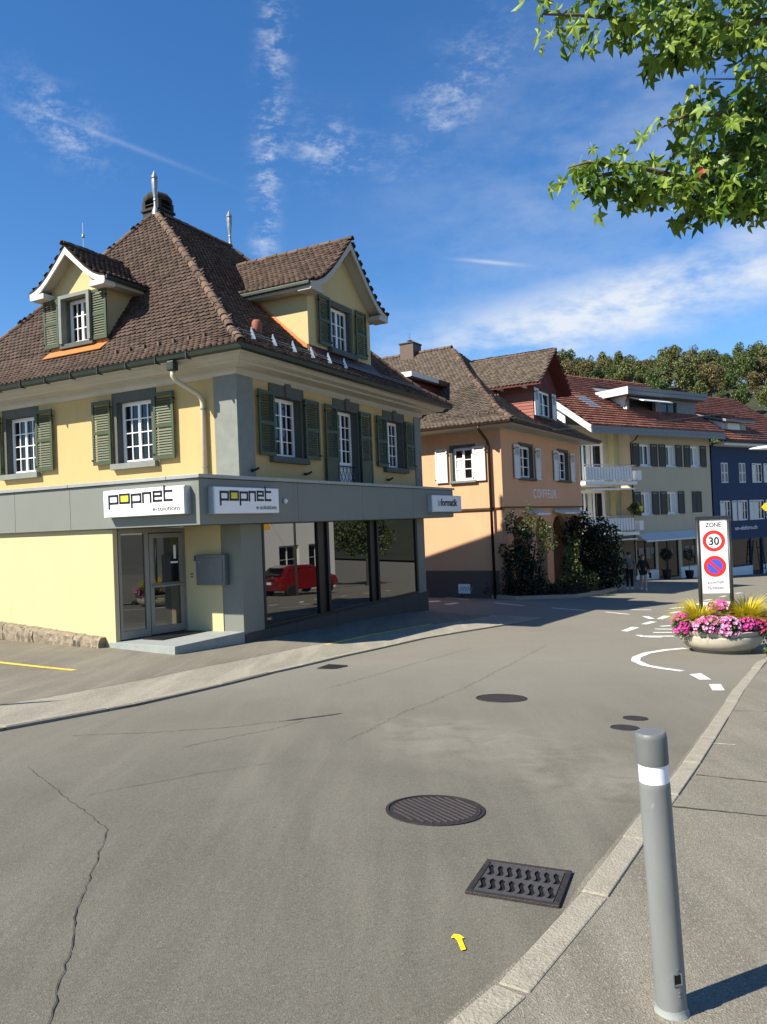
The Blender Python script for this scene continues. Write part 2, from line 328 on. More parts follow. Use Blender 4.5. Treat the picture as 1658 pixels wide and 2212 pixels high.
# ------------------------------------------------------------------ helpers
def tag(o, label=None, cat=None, group=None, kind=None):
    if label: o['label'] = label
    if cat: o['category'] = cat
    if group: o['group'] = group
    if kind: o['kind'] = kind
    return o
def link(name, me, m, parent=None):
    o = bpy.data.objects.new(name, me); COL.objects.link(o)
    if m and me is not None and len(me.materials) == 0: me.materials.append(MATS[m])
    if parent: o.parent = parent
    return o
def empty(name, loc, rz=0, **k):
    o = bpy.data.objects.new(name, None); COL.objects.link(o); o.location = loc; o.rotation_euler = (0, 0, rz); o.empty_display_size = .3
    return tag(o, k.get('label'), k.get('cat'), k.get('group'))
class MB:
    def __init__(s): s.v = []; s.f = []
    def add(s, vs, fs):
        k = len(s.v); s.v += [tuple(q) for q in vs]; s.f += [tuple(i+k for i in f) for f in fs]; return s
    def box(s, T, a0, a1, d0, d1, z0, z1):
        return s.add([T(a, d, z) for z in (z0, z1) for d in (d0, d1) for a in (a0, a1)], [(0, 1, 3, 2), (4, 6, 7, 5), (0, 4, 5, 1), (2, 3, 7, 6), (0, 2, 6, 4), (1, 5, 7, 3)])
    def quad(s, *p): return s.add(p, [tuple(range(len(p)))])
    def prism(s, A, B_):
        n = len(A); return s.add(list(A)+list(B_), [tuple(range(n)), tuple(range(2*n-1, n-1, -1))] + [(i, (i+1) % n, n+(i+1) % n, n+i) for i in range(n)])
    def tube(s, pts, rad, n=8, cap=True):
        pts = [Vector(p) for p in pts]; rad = rad if isinstance(rad, (list, tuple)) else [rad]*len(pts)
        vs = []; fs = []
        for i, p in enumerate(pts):
            t = (pts[min(i+1, len(pts)-1)] - pts[max(i-1, 0)]).normalized()
            a = t.cross(Vector((0, 0, 1)) if abs(t.z) < .9 else Vector((1, 0, 0))).normalized(); b = t.cross(a)
            for j in range(n):
                q = 2*math.pi*j/n; vs.append(p + (a*math.cos(q) + b*math.sin(q))*rad[i])
        for i in range(len(pts)-1):
            for j in range(n): fs.append((i*n+j, i*n+(j+1) % n, (i+1)*n+(j+1) % n, (i+1)*n+j))
        if cap: fs += [tuple(range(n-1, -1, -1)), tuple(range((len(pts)-1)*n, len(pts)*n))]
        return s.add(vs, fs)
    def lathe(s, prof, n=24, c=(0, 0, 0), sx=1, sy=1):
        vs = []; fs = []
        for r, z in prof:
            for j in range(n):
                q = 2*math.pi*j/n; vs.append((c[0]+r*sx*math.cos(q), c[1]+r*sy*math.sin(q), c[2]+z))
        for i in range(len(prof)-1):
            for j in range(n): fs.append((i*n+j, i*n+(j+1) % n, (i+1)*n+(j+1) % n, (i+1)*n+j))
        fs += [tuple(range(n-1, -1, -1)), tuple(range((len(prof)-1)*n, len(prof)*n))]
        return s.add(vs, fs)
    def mesh(s, name, smooth=False, recalc=True):
        me = bpy.data.meshes.new(name); me.from_pydata(s.v, [], s.f)
        if recalc and len(s.f) < 6000:
            bm = bmesh.new(); bm.from_mesh(me); bmesh.ops.recalc_face_normals(bm, faces=bm.faces); bm.to_mesh(me); bm.free()
        if smooth:
            for p in me.polygons: p.use_smooth = True
        me.update(); return me
    def build(s, name, m, parent=None, smooth=False, bevel=0, recalc=True, auto=False):
        o = link(name, s.mesh(name, smooth or auto, recalc), m, parent)
        if auto:
            try: o.data.set_sharp_from_angle(angle=R_(35))
            except Exception: pass
        if bevel:
            b = o.modifiers.new('bevel', 'BEVEL'); b.width = bevel; b.segments = 2; b.limit_method = 'ANGLE'; b.angle_limit = R_(40)
        return o
def XYZ(a, d, z): return (a, d, z)
def np_mesh(name, V, Fs, m, parent=None, smooth=False):
    me = bpy.data.meshes.new(name); V = np.asarray(V, np.float32)
    me.vertices.add(len(V)); me.vertices.foreach_set('co', V.ravel())
    loops = np.concatenate([np.asarray(f, np.int32).ravel() for f in Fs]); sizes = np.concatenate([np.full(len(f), np.asarray(f).shape[1], np.int32) for f in Fs])
    me.loops.add(len(loops)); me.loops.foreach_set('vertex_index', loops)
    me.polygons.add(len(sizes)); starts = np.concatenate([[0], np.cumsum(sizes)[:-1]]).astype(np.int32)
    me.polygons.foreach_set('loop_start', starts); me.polygons.foreach_set('loop_total', sizes)
    if smooth: me.polygons.foreach_set('use_smooth', np.ones(len(sizes), bool))
    me.update(calc_edges=True); me.validate()
    return link(name, me, m, parent)
def at(px, py, Y):
    d = _f + CR*((px-829)/1650) - CU*((py-1106)/1650); q = d*(Y/d.y); return Vector((q.x, q.y, q.z+EYE))

# terrain: a street falling away from the camera, fitted to heights read off doors, kerbs and people
_c = (-1.611298, -0.058634, 0.000297, -0.027371)
_k = [(.92, 2.63, -0.1284), (-4.1, 14.75, -0.9737), (-9.2, 17.5, .199), (-6.5, 16.1, -.0484), (-2.9, 16.2, .7037), (1.28, 24.7, -.0858), (-.8, 20.5, .0649), (6.2, 14.2, -.1196), (12.6, 37, -.1524), (17, 48, .0137), (22, 53, -.0653), (4.6, 30, .0827), (10, 38.5, .1777), (-3.84, 7.5, .3143), (.3, 5, -.0941), (-8, 2, -.0365), (8, 5, .024), (15, 27, .0418), (0, .5, .1466)]
def G(x, y):
    yy = min(max(y, -5), 58); xx = min(max(x, -20), 30)
    z = _c[0] + _c[1]*yy + _c[2]*yy*yy + _c[3]*xx
    for a, b, w in _k: z += w*math.exp(-((xx-a)**2 + (yy-b)**2)/72.0)
    return z + EYE
def sheet(name, rows, lift, m, parent=None, kind=None):
    # rows: list of polylines of (x,y); lifted over the terrain
    mb = MB(); n = len(rows[0])
    vs = [(x, y, G(x, y)+lift) for r in rows for x, y in r]
    fs = [(i*n+j, i*n+j+1, (i+1)*n+j+1, (i+1)*n+j) for i in range(len(rows)-1) for j in range(n-1)]
    o = mb.add(vs, fs).build(name, m, parent)
    if kind: o['kind'] = kind
    return o
def resample(pts, step):
    out = []
    for (x0, y0), (x1, y1) in zip(pts, pts[1:]):
        n = max(1, int(math.hypot(x1-x0, y1-y0)/step))
        out += [(x0+(x1-x0)*i/n, y0+(y1-y0)*i/n) for i in range(n)]
    return out + [pts[-1]]
def offset(pts, d):
    out = []
    for i, (x, y) in enumerate(pts):
        x0, y0 = pts[max(i-1, 0)]; x1, y1 = pts[min(i+1, len(pts)-1)]; l = math.hypot(x1-x0, y1-y0)
        out.append((x - (y1-y0)/l*d, y + (x1-x0)/l*d))
    return out
def text_mesh(name, body, size, m, parent, origin, right, up, extrude=.004, align='LEFT', sx=1.0, bold=0.0, space=1.0):
    cu = bpy.data.curves.new(name, 'FONT'); cu.body = body; cu.size = size; cu.extrude = extrude; cu.align_x = align; cu.offset = bold; cu.space_character = space
    to = bpy.data.objects.new(name+'_tmp', cu); COL.objects.link(to)
    bpy.context.view_layer.update()
    me = bpy.data.meshes.new_from_object(to.evaluated_get(bpy.context.evaluated_depsgraph_get())); bpy.data.objects.remove(to)
    o = link(name, me, None, parent); me.materials.clear(); me.materials.append(MATS[m])
    r = Vector(right).normalized(); u = Vector(up).normalized(); n = r.cross(u)
    mm = Matrix.Identity(4)
    for i in range(3): mm[i][0] = r[i]*sx; mm[i][1] = u[i]; mm[i][2] = n[i]; mm[i][3] = origin[i]
    o.matrix_local = mm
    return o

# ------------------------------------------------------------------ ground, road, pavements
def build_ground():
    def axis(lo, hi, fine0, fine1, st, coarse):
        a = list(np.arange(fine0, fine1+1e-6, st)); q = st; x = fine0
        while x > lo: q *= coarse; x -= q; a.insert(0, max(x, lo))
        q = st; x = fine1
        while x < hi: q *= coarse; x += q; a.append(min(x, hi))
        return a
    xs = axis(-900, 900, -14, 26, .8, 1.6); ys = axis(-300, 1500, -4, 58, .8, 1.6)
    rows = [[(x, y) for x in xs] for y in ys]
    road = sheet('road', rows, 0, 'asphalt_road', kind='structure')
    for p in road.data.polygons: p.use_smooth = True
    LK = [(-13.0, -8), (-8.7, -.5), (-5.9, 4.3), (-4.05, 7.5), (-3.1, 9.25), (-1.87, 12.3), (-.87, 14.22), (.82, 16.88), (2.2, 18.5), (3.35, 19.9), (4.3, 21.4)]
    LK = resample(LK, .5)
    sw = sheet('pavement_left', [LK, offset(LK, .7), offset(LK, 1.45)], .030, 'chip_pavement', kind='structure')
    ends = offset(LK, 1.45)
    fc = sheet('forecourt', [ends, offset(LK, 2.4), offset(LK, 4), offset(LK, 6), offset(LK, 9), offset(LK, 13)], .026, 'asphalt_forecourt', kind='structure')
    kd = R_(20)
    def kerb(parent, line, width, top, side, drop=.0, ln=1.0, name='kerb_stone'):
        pts = resample(line, .02); acc = 0; start = 0; segs = []
        target = ln*rnd.uniform(.85, 1.2)
        for i in range(1, len(pts)):
            acc += math.hypot(pts[i][0]-pts[i-1][0], pts[i][1]-pts[i-1][1])
            if acc > target or i == len(pts)-1: segs.append((pts[start], pts[i])); start = i; acc = 0; target = ln*rnd.uniform(.85, 1.2)
        for (x0, y0), (x1, y1) in segs:
            l = math.hypot(x1-x0, y1-y0)
            if l < .1: continue
            tx, ty = (x1-x0)/l, (y1-y0)/l; nx, ny = (-ty*side, tx*side); g = .006
            jt = rnd.uniform(-.006, .006); jr = rnd.uniform(-.008, .008)
            A = []; B_ = []
            for (x, y) in ((x0+tx*g, y0+ty*g), (x1-tx*g, y1-ty*g)):
                z = G(x, y)
                A += [(x+nx*(jr), y+ny*(jr), z-.12), (x+nx*(jr+.015), y+ny*(jr+.015), z+top+jt-.012), (x+nx*(jr+.03), y+ny*(jr+.03), z+top+jt), (x+nx*width, y+ny*width, z+top+jt), (x+nx*width, y+ny*width, z-.12)]
            MB().prism(A[:5], A[5:]).build(name, 'kerb_stone', parent, bevel=.008)
    kerb(sw, LK, .13, .034, 1, ln=1.1)
    RK = [(-4.2, -4), (-1.75, 0), (-.55, 1.72), (.2, 2.66), (.41, 2.93), (.63, 3.22), (.89, 3.73), (1.44, 4.67), (2.06, 5.72), (2.98, 7.35), (4.55, 10.15), (6.0, 12.55), (6.75, 13.4), (7.8, 14.1), (9.6, 15.8), (12.6, 20.2), (17, 27), (24, 37)]
    RK = resample(RK, .4)
    rp = sheet('pavement_right', [RK, offset(RK, -.5), offset(RK, -1.5), offset(RK, -3), offset(RK, -6), offset(RK, -14), offset(RK, -22)], .052, 'pavement_right', kind='structure')
    kerb(rp, RK, .15, .062, -1, ln=1.0)
    # joints across the right pavement
    def strip(name, pts, w, lift, m, parent, jit=0.0, taper=False):
        pts = resample(pts, .05 if jit else .4); vs = []; n = len(pts)
        o = offset(pts, 1.0)
        for i, ((x, y), (ox, oy)) in enumerate(zip(pts, o)):
            k = rnd.uniform(-jit, jit); ww = w*(rnd.uniform(.4, 1.3) if jit else 1)/2
            if taper: ww *= min(1, .25+3*min(i, n-1-i)/n)
            nx, ny = ox-x, oy-y
            for s in (-1, 1):
                X, Y = x+nx*(k+s*ww), y+ny*(k+s*ww); vs.append((X, Y, G(X, Y)+lift))
        return MB().add(vs, [(2*i, 2*i+1, 2*i+3, 2*i+2) for i in range(n-1)]).build(name, m, parent)
    strip('joint', [(2.25, 5.72), (3.0, 5.35), (4.6, 5.0)], .014, .056, 'crack_dark', rp, .006)
    strip('joint', [(1.75, 4.95), (2.4, 4.70), (3.6, 4.42)], .018, .056, 'crack_dark', rp, .006)
    strip('joint', [(3.72, 8.4), (4.6, 8.2), (6, 7.8)], .012, .056, 'crack_dark', rp, .004)
    strip('tape_mark', [(2.72, 6.8), (3.0, 6.72)], .012, .057, 'paint_white', rp, .003)
    # cracks in the carriageway
    strip('crack', [(-1.12, 2.3), (-1.22, 2.63), (-1.34, 3.1), (-1.47, 3.5), (-1.6, 4.05), (-1.74, 4.63), (-1.98, 4.95), (-2.23, 5.25), (-2.94, 6.17)], .0055, .004, 'crack_dark', road, .009)
    strip('crack', [(-2.15, 5.37), (-1.5, 5.95), (-1.0, 6.3)], .005, .004, 'crack_dark', road, .01)
    strip('crack', [(-3.1, 7.45), (-2.3, 7.6), (-1.66, 7.85), (-1.23, 8.15)], .009, .004, 'crack_dark', road, .018)
    strip('crack', [(-1.9, 6.9), (-1.2, 7.75), (-.95, 8.2)], .007, .004, 'crack_dark', road, .02)
    strip('tar_seam', [(-1.2, 8.15), (-.8, 8.45), (-.55, 8.65)], .05, .005, 'crack_dark', road, .01, True)
    strip('crack', [(-.4, 7.2), (.1, 8.6), (.9, 10.3), (1.7, 12.2), (3.2, 15.6)], .006, .004, 'crack_dark', road, .03)
    strip('crack', [(-.9, 10.6), (.4, 13.2), (1.6, 15.2)], .007, .004, 'crack_dark', road, .03)
    # boundary seam between chip band and forecourt
    strip('seam', [p for p in ends if 4 < p[1] < 22], .014, .034, 'crack_dark', fc, .012)
    # painted markings
    def mark(pts, m='paint_white', parent=road, lift=.006, name='road_marking'):
        MB().quad(*[(x, y, G(x, y)+lift) for x, y in pts]).build(name, m, parent)
    strip('road_marking', [(5.75, 14.85), (5.29, 14.63), (4.8, 14.23), (4.41, 13.67), (4.24, 13.2), (4.22, 12.64), (4.37, 12.26), (4.56, 11.95)], .15, .006, 'paint_white', road)
    mark([(4.53, 11.6), (4.74, 11.68), (4.63, 11.05), (4.46, 11.06)]); mark([(4.42, 10.64), (4.58, 10.63), (4.40, 10.09), (4.24, 10.1)])
    for a, b, w in [((6.63, 23.27), (7.06, 22.39), .13), ((7.26, 24.1), (8.24, 23.9), .15), ((5.68, 16.95), (6.3, 16.9), .18), ((6.11, 17.66), (6.6, 17.64), .16), ((6.41, 18.4), (6.9, 18.3), .16), ((6.76, 19.0), (7.1, 19.15), .16),
                    ((8.98, 24.3), (9.79, 24.84), .16), ((8.39, 22.62), (8.85, 23.2), .16), ((10.33, 25.69), (10.78, 26.31), .16), ((11.52, 27.73), (12.0, 28.35), .16),
                    ((2.32, 31.76), (3.16, 29.65), .13), ((3.92, 27.79), (4.67, 26.1), .13), ((5.39, 25.07), (6.21, 23.84), .13), ((13.1, 30.0), (13.6, 30.7), .16), ((14.8, 32.5), (15.4, 33.2), .16)]:
        strip('road_marking', [a, b], w, .006, 'paint_white', road)
    strip('road_marking', [(5.6, 17.2), (5.62, 16.9), (5.75, 16.75), (5.98, 16.74)], .14, .006, 'paint_white', road)
    mark([(7.22, 21.75), (7.40, 21.72), (7.32, 20.95), (7.14, 20.95)]); mark([(7.34, 20.92), (7.46, 20.80), (8.05, 21.72), (7.88, 21.86)])
    mark([(6.46, 19.58), (6.58, 19.48), (7.08, 20.12), (6.94, 20.26)]); mark([(5.48, 18.04), (5.60, 17.90), (6.16, 18.76), (6.03, 18.94)])
    mark([(1.5, 29.2), (2.0, 29.5), (2.05, 28.9), (1.6, 28.6)]); mark([(2.0, 27.4), (2.5, 28.2), (2.65, 27.9), (2.2, 27.1)])
    strip('road_marking', [(-9.5, 15.5), (-7.1, 13.85), (-5.25, 12.75)], .13, .033, 'paint_yellow', fc)
    strip('road_marking', [(-1.3, 15.9), (-.3, 17.6), (1.1, 19.6)], .09, .034, 'paint_yellow', fc)
    # little yellow survey arrow sprayed on the road
    ar = [(.212, 3.257), (.228, 3.294), (.254, 3.286), (.271, 3.257), (.258, 3.252), (.267, 3.16), (.246, 3.15), (.237, 3.235), (.228, 3.257)]
    MB().quad(*[(a, b, G(a, b)+.006) for a, b in ar]).build('road_marking', 'marker_yellow', road)
    # manhole covers
    def manhole(x, y, r, ribs, label, name='manhole_cover'):
        z = G(x, y); gx = (G(x+.3, y)-G(x-.3, y))/.6; gy = (G(x, y+.3)-G(x, y-.3))/.6
        t = empty(name, (x, y, z+.004), label=label, cat='manhole', group='iron covers in the road')
        t.rotation_euler = (math.atan(gy), -math.atan(gx), 0)
        MB().lathe([(r, -.02), (r, .004), (r*.94, .005), (r*.94, -.004), (r*.925, -.004), (r*.925, -.02)], 48).build('frame', 'iron_cover', t)
        MB().lathe([(r*.915, -.02), (r*.915, .002), (.01, .003)], 48).build('lid', 'iron_cover', t)
        if ribs:
            m = 13; rx, ry = .50, -.866
            for i in range(m):
                o = (i-(m-1)/2)*(2*r*.82/m); hl = math.sqrt(max(.01, (r*.84)**2-o*o))
                q = MB()
                q.add([(-ry*(o+e*.005)+rx*k*hl, rx*(o+e*.005)+ry*k*hl, zz) for zz in (.002, .006) for e in (-1, 1) for k in (-1, 1)], [(0, 1, 3, 2), (4, 5, 7, 6), (0, 1, 5, 4), (2, 3, 7, 6), (0, 2, 6, 4), (1, 3, 7, 5)])
                q.build('rib', 'iron_rib', t)
        return t
    manhole(.26, 5.03, .325, True, 'round ribbed iron manhole cover, nearest one in the middle of the road')
    manhole(1.39, 9.65, .32, False, 'round plain dark manhole cover in the road, beyond the ribbed one')
    manhole(2.62, 8.25, .13, False, 'farther of two small round valve covers near the right kerb', 'valve_cover')
    manhole(2.35, 7.75, .14, False, 'nearer of two small round valve covers near the right kerb', 'valve_cover')
    # square gully with wavy slots by the right kerb
    c = [(.52, 4.12), (.93, 3.96), (.69, 3.54), (.30, 3.75)]
    cx = sum(p[0] for p in c)/4; cy = sum(p[1] for p in c)/4
    ex = Vector((c[1][0]-c[0][0], c[1][1]-c[0][1], 0)); ang = math.atan2(ex.y, ex.x)
    t = empty('drain_grate', (cx, cy, G(cx, cy)+.006), ang, label='square iron drain grate with wavy slots against the right kerb', cat='drain')
    gx = (G(cx+.3, cy)-G(cx-.3, cy))/.6; gy = (G(cx, cy+.3)-G(cx, cy-.3))/.6
    t.rotation_euler = Matrix(((1, 0, 0), (0, 1, 0), (0, 0, 1))).to_euler(); nrm = Vector((-gx, -gy, 1)).normalized()
    exv = (Vector((math.cos(ang), math.sin(ang), 0)) - nrm*nrm.dot(Vector((math.cos(ang), math.sin(ang), 0)))).normalized(); eyv = nrm.cross(exv)
    mw = Matrix.Identity(4)
    for i in range(3): mw[i][0] = exv[i]; mw[i][1] = eyv[i]; mw[i][2] = nrm[i]; mw[i][3] = t.location[i]
    t.matrix_world = mw
    h = .225
    fr = MB()
    for a0, a1, b0, b1 in ((-h, h, -h, -h+.03), (-h, h, h-.03, h), (-h, -h+.03, -h+.03, h-.03), (h-.03, h, -h+.03, h-.03)): fr.box(XYZ, a0, a1, b0, b1, -.03, .0085)
    fr.build('frame', 'iron_cover', t, bevel=.003)
    MB().box(XYZ, -h+.03, h-.03, -h+.03, h-.03, -.06, -.001).build('pit_black', 'hole_black', t)  # solid black box under the bars; the pit's shade is its colour
    hi = h-.034
    pl = MB()
    for b0, b1 in ((-hi, -hi+.03), (-.016, .016), (hi-.03, hi)): pl.box(XYZ, -hi, hi, b0, b1, -.0005, .0078)
    pl.build('cross_bar', 'iron_grate', t)
    ns = 8; pitch = (2*hi)/(ns)
    for row in (0, 1):
        y0, y1 = (-hi+.03, -.016) if row == 0 else (.016, hi-.03)
        for i in range(ns+1):
            x0 = -hi + i*pitch; wv = []
            for k in range(7):
                yy = y0+(y1-y0)*k/6; sx = .011*math.sin(k/6*2*math.pi)
                wv.append((x0+sx, yy))
            wb = .0105
            lft = [(max(-hi, x-wb), y) for x, y in wv]; rgt = [(min(hi, x+wb), y) for x, y in wv]
            b = MB()
            for k in range(6):
                b.prism([(*lft[k], .0072), (*rgt[k], .0072), (*rgt[k+1], .0072), (*lft[k+1], .0072)], [(*lft[k], -.0005), (*rgt[k], -.0005), (*rgt[k+1], -.0005), (*lft[k+1], -.0005)])
            b.build('wavy_bar', 'iron_grate', t)
    # gully at the left kerb
    t = empty('gully', (-1.03, 12.9, G(-1.03, 12.9)+.005), R_(62), label='dark slotted gully set against the left kerb before the shop', cat='drain')
    MB().box(XYZ, -.26, .26, -.22, .16, -.03, .002).build('frame', 'iron_cover', t)
    MB().box(XYZ, -.22, .22, -.18, .12, -.03, .004).build('pit_black', 'hole_black', t)  # black plate under the bars; the darkness below is put into its colour
    for i in range(5): MB().box(XYZ, -.21+i*.1, -.19+i*.1, -.18, .12, .002, .007).build('bar', 'iron_cover', t)
    return road
build_ground()

# ------------------------------------------------------------------ roof tiles
def slope(pts, axis, rng, up=Vector((0, 0, 1))):
    return [Vector(p) for p in pts], Vector(axis).normalized(), rng
class Tiles:
    # collects tile frames on curved slopes; nearest ones become single objects, the rest one mesh
    def __init__(s, w=.17, exp=.15, thick=.018, round_=True, lift=.012):
        s.w, s.e, s.round = w, exp, round_; s.fr = []; s.lift = lift
        hw = w*.485
        if round_:
            s.poly = [(-hw, exp*1.25), (-hw, .03), (-hw*.62, -.012), (0, -.03), (hw*.62, -.012), (hw, .03), (hw, exp*1.25)]; s.low = range(1, 5)
        else:
            s.poly = [(-hw, exp*1.15), (-hw, 0), (-hw*.35, .0), (hw*.45, .0), (hw, 0), (hw, exp*1.15)]; s.low = range(1, 4)
        n = len(s.poly)
        def hgt(y, x):
            k = max(0, min(1, 1-y/(exp*1.25)))
            return lift*k + thick + (0 if round_ else .016*math.cos(x/hw*math.pi))
        s.tv = [(x, y, hgt(y, x)) for x, y in s.poly] + [(s.poly[i][0], s.poly[i][1]+.004, 0) for i in range(1, n-1)]
        s.tf = [tuple(range(n))] if round_ else [(0, 1, 2, 3, 4, 5)]
        s.sk = [(i+1, i, n+i-1, n+i) for i in s.low]
    def add(s, pts, axis, a_rng, keep=None, row0=0):
        pts = [Vector(p) for p in pts]; ax = Vector(axis).normalized()
        L = [0]
        for p, q in zip(pts, pts[1:]): L.append(L[-1]+(q-p).length)
        n = int(L[-1]/s.e)+1
        for r in range(n):
            d = r*s.e
            if d > L[-1]: break
            i = max(k for k in range(len(L)-1) if L[k] <= d+1e-9)
            t = (pts[i+1]-pts[i]).normalized(); c = pts[i]+t*(d-L[i])
            # smooth the tangent between segments
            i2 = min(i+1, len(pts)-2); f = (d-L[i])/max(1e-6, L[i+1]-L[i]); t2 = (pts[i2+1]-pts[i2]).normalized(); t = (t*(1-f*.5)+t2*f*.5).normalized()
            nn = ax.cross(t)
            if nn.z < 0: nn = -nn
            a0, a1 = a_rng(c)
            st = math.floor((a0)/s.w)*s.w + (s.w/2 if r % 2 else 0)
            a = st
            while a <= a1+s.w*.3:
                if a >= a0-s.w*.3:
                    p = c + ax*a
                    if keep is None or keep(p):
                        s.fr.append((p, ax, t, nn))
                a += s.w
    def finish(s, roof, m, world, n_single=300, eye=Vector((0, 0, EYE)), name='tile', view=True):
        if not s.fr: return
        P = np.array([f[0] for f in s.fr]); A = np.array([f[1] for f in s.fr]); T = np.array([f[2] for f in s.fr]); Nn = np.array([f[3] for f in s.fr])
        k = len(P)
        rot = RNG.normal(0, .022, k)[:, None]; A2 = A + T*rot; T2 = T - A*rot
        P = P + A*RNG.normal(0, .004, k)[:, None] + T*RNG.normal(0, .006, k)[:, None] + Nn*np.abs(RNG.normal(0, .0035, k))[:, None]
        T2 = T2 + Nn*RNG.normal(0, .012, k)[:, None]
        Wm = np.array(world); Pw = P@Wm[:3, :3].T + Wm[:3, 3]; Nw = Nn@Wm[:3, :3].T
        dv = np.array(eye)-Pw; dist = np.linalg.norm(dv, axis=1); facing = (dv*Nw).sum(1)/dist
        rel = Pw - np.array(eye)
        dep = rel@np.array(_f); px = 829+1650*(rel@np.array(CR))/dep; py = 1106-1650*(rel@np.array(CU))/dep
        vis = (facing > .08) & (px > 5) & (px < 1650) & (py > 0)
        score = np.where(vis, facing/dist**2, 0)
        order = np.argsort(-score); single = set(order[:n_single].tolist()); rest = np.array([i for i in range(k) if i not in single], int)
        tv = np.array(s.tv); nv = len(tv)
        mb = MB(); mb.add(s.tv, s.tf+s.sk); me = mb.mesh('tile', recalc=False); me.materials.append(MATS[m])
        for i in order[:n_single]:
            o = bpy.data.objects.new(name, me); COL.objects.link(o); o.parent = roof
            mm = Matrix.Identity(4)
            for j in range(3): mm[j][0] = A2[i][j]; mm[j][1] = T2[i][j]; mm[j][2] = Nn[i][j]; mm[j][3] = P[i][j]
            o.matrix_local = mm
        if len(rest):
            V = (P[rest][:, None, :] + tv[None, :, 0:1]*A2[rest][:, None, :] + tv[None, :, 1:2]*T2[rest][:, None, :] + tv[None, :, 2:3]*Nn[rest][:, None, :]).reshape(-1, 3)
            off = (np.arange(len(rest))*nv)[:, None, None]
            F1 = (np.array(s.tf)[None]+off).reshape(-1, len(s.tf[0])); F2 = (np.array(s.sk)[None]+off).reshape(-1, 4)
            o = np_mesh('tiles', V, [F1, F2], m, roof); o['kind'] = 'stuff'
def ridge_tiles(roof, pts, r=.10, ln=.34, m='ridge_clay', name='ridge_tile'):
    pts = [Vector(p) for p in pts]
    cache = {}
    mb = MB(); n = 7; vs = []
    for y, rr in ((-.03, r*1.08), (ln, r*.9)):
        for j in range(n):
            q = math.pi*(-.08 + 1.16*j/(n-1)); vs.append((rr*math.cos(q), y, rr*math.sin(q)*.85))
    for j in range(n):
        q = math.pi*(-.08 + 1.16*j/(n-1)); vs.append(((r*.9)*math.cos(q), -.03, (r*.9)*math.sin(q)*.85))
    fs = [(j, j+1, n+j+1, n+j) for j in range(n-1)] + [(j+1, j, 2*n+j, 2*n+j+1) for j in range(n-1)]
    me = mb.add(vs, fs).mesh(name, smooth=False, recalc=False); me.materials.append(MATS[m])
    seg = 0; d = 0
    tot = sum((b-a).length for a, b in zip(pts, pts[1:])); k = int(tot/ln)
    for i in range(k):
        d = i*ln; acc = 0
        for a, b in zip(pts, pts[1:]):
            l = (b-a).length
            if acc+l >= d: break
            acc += l
        t = (b-a).normalized(); p = a + t*(d-acc)
        s = t.cross(Vector((0, 0, 1))).normalized(); nn = s.cross(t)
        o = bpy.data.objects.new(name, me); COL.objects.link(o); o.parent = roof
        jit = rnd.uniform(-.03, .03); s2 = s + t*jit
        mm = Matrix.Identity(4)
        for j in range(3): mm[j][0] = s2[j]; mm[j][1] = t[j]; mm[j][2] = nn[j]; mm[j][3] = p[j] + nn[j]*rnd.uniform(-.004, .01)
        o.matrix_local = mm
def interp(zs, vs, z):
    return float(np.interp(z, zs, vs))
def ring_sweep(rect, prof):
    # profile (outward, z) carried round a rectangle with mitred corners
    u0, u1, v0, v1 = rect; mb = MB(); vs = []
    for d, z in prof: vs += [(u0-d, v0-d, z), (u1+d, v0-d, z), (u1+d, v1+d, z), (u0-d, v1+d, z)]
    fs = [(k*4+j, k*4+(j+1) % 4, (k+1)*4+(j+1) % 4, (k+1)*4+j) for k in range(len(prof)-1) for j in range(4)]
    return mb.add(vs, fs)
# ------------------------------------------------------------------ facade pieces
def facade(T, a0, a1, z0, z1, holes, reveal=.2, d=0.0, rm=None):
    # wall sheet with real openings and reveals; returns (wall, reveals)
    A = sorted({a0, a1, *[h[0] for h in holes], *[h[1] for h in holes]}); Z = sorted({z0, z1, *[h[2] for h in holes], *[h[3] for h in holes]})
    w = MB(); r = MB()
    for i in range(len(A)-1):
        for j in range(len(Z)-1):
            ca, cz = (A[i]+A[i+1])/2, (Z[j]+Z[j+1])/2
            if any(h[0] < ca < h[1] and h[2] < cz < h[3] for h in holes): continue
            w.quad(T(A[i], d, Z[j]), T(A[i+1], d, Z[j]), T(A[i+1], d, Z[j+1]), T(A[i], d, Z[j+1]))
    for h in holes:
        b0, b1, y0, y1 = h[:4]; e = d-reveal
        r.quad(T(b0, d, y0), T(b1, d, y0), T(b1, e, y0), T(b0, e, y0)); r.quad(T(b0, d, y1), T(b1, d, y1), T(b1, e, y1), T(b0, e, y1))
        r.quad(T(b0, d, y0), T(b0, d, y1), T(b0, e, y1), T(b0, e, y0)); r.quad(T(b1, d, y0), T(b1, d, y1), T(b1, e, y1), T(b1, e, y0))
    return w, r
PANES = {}
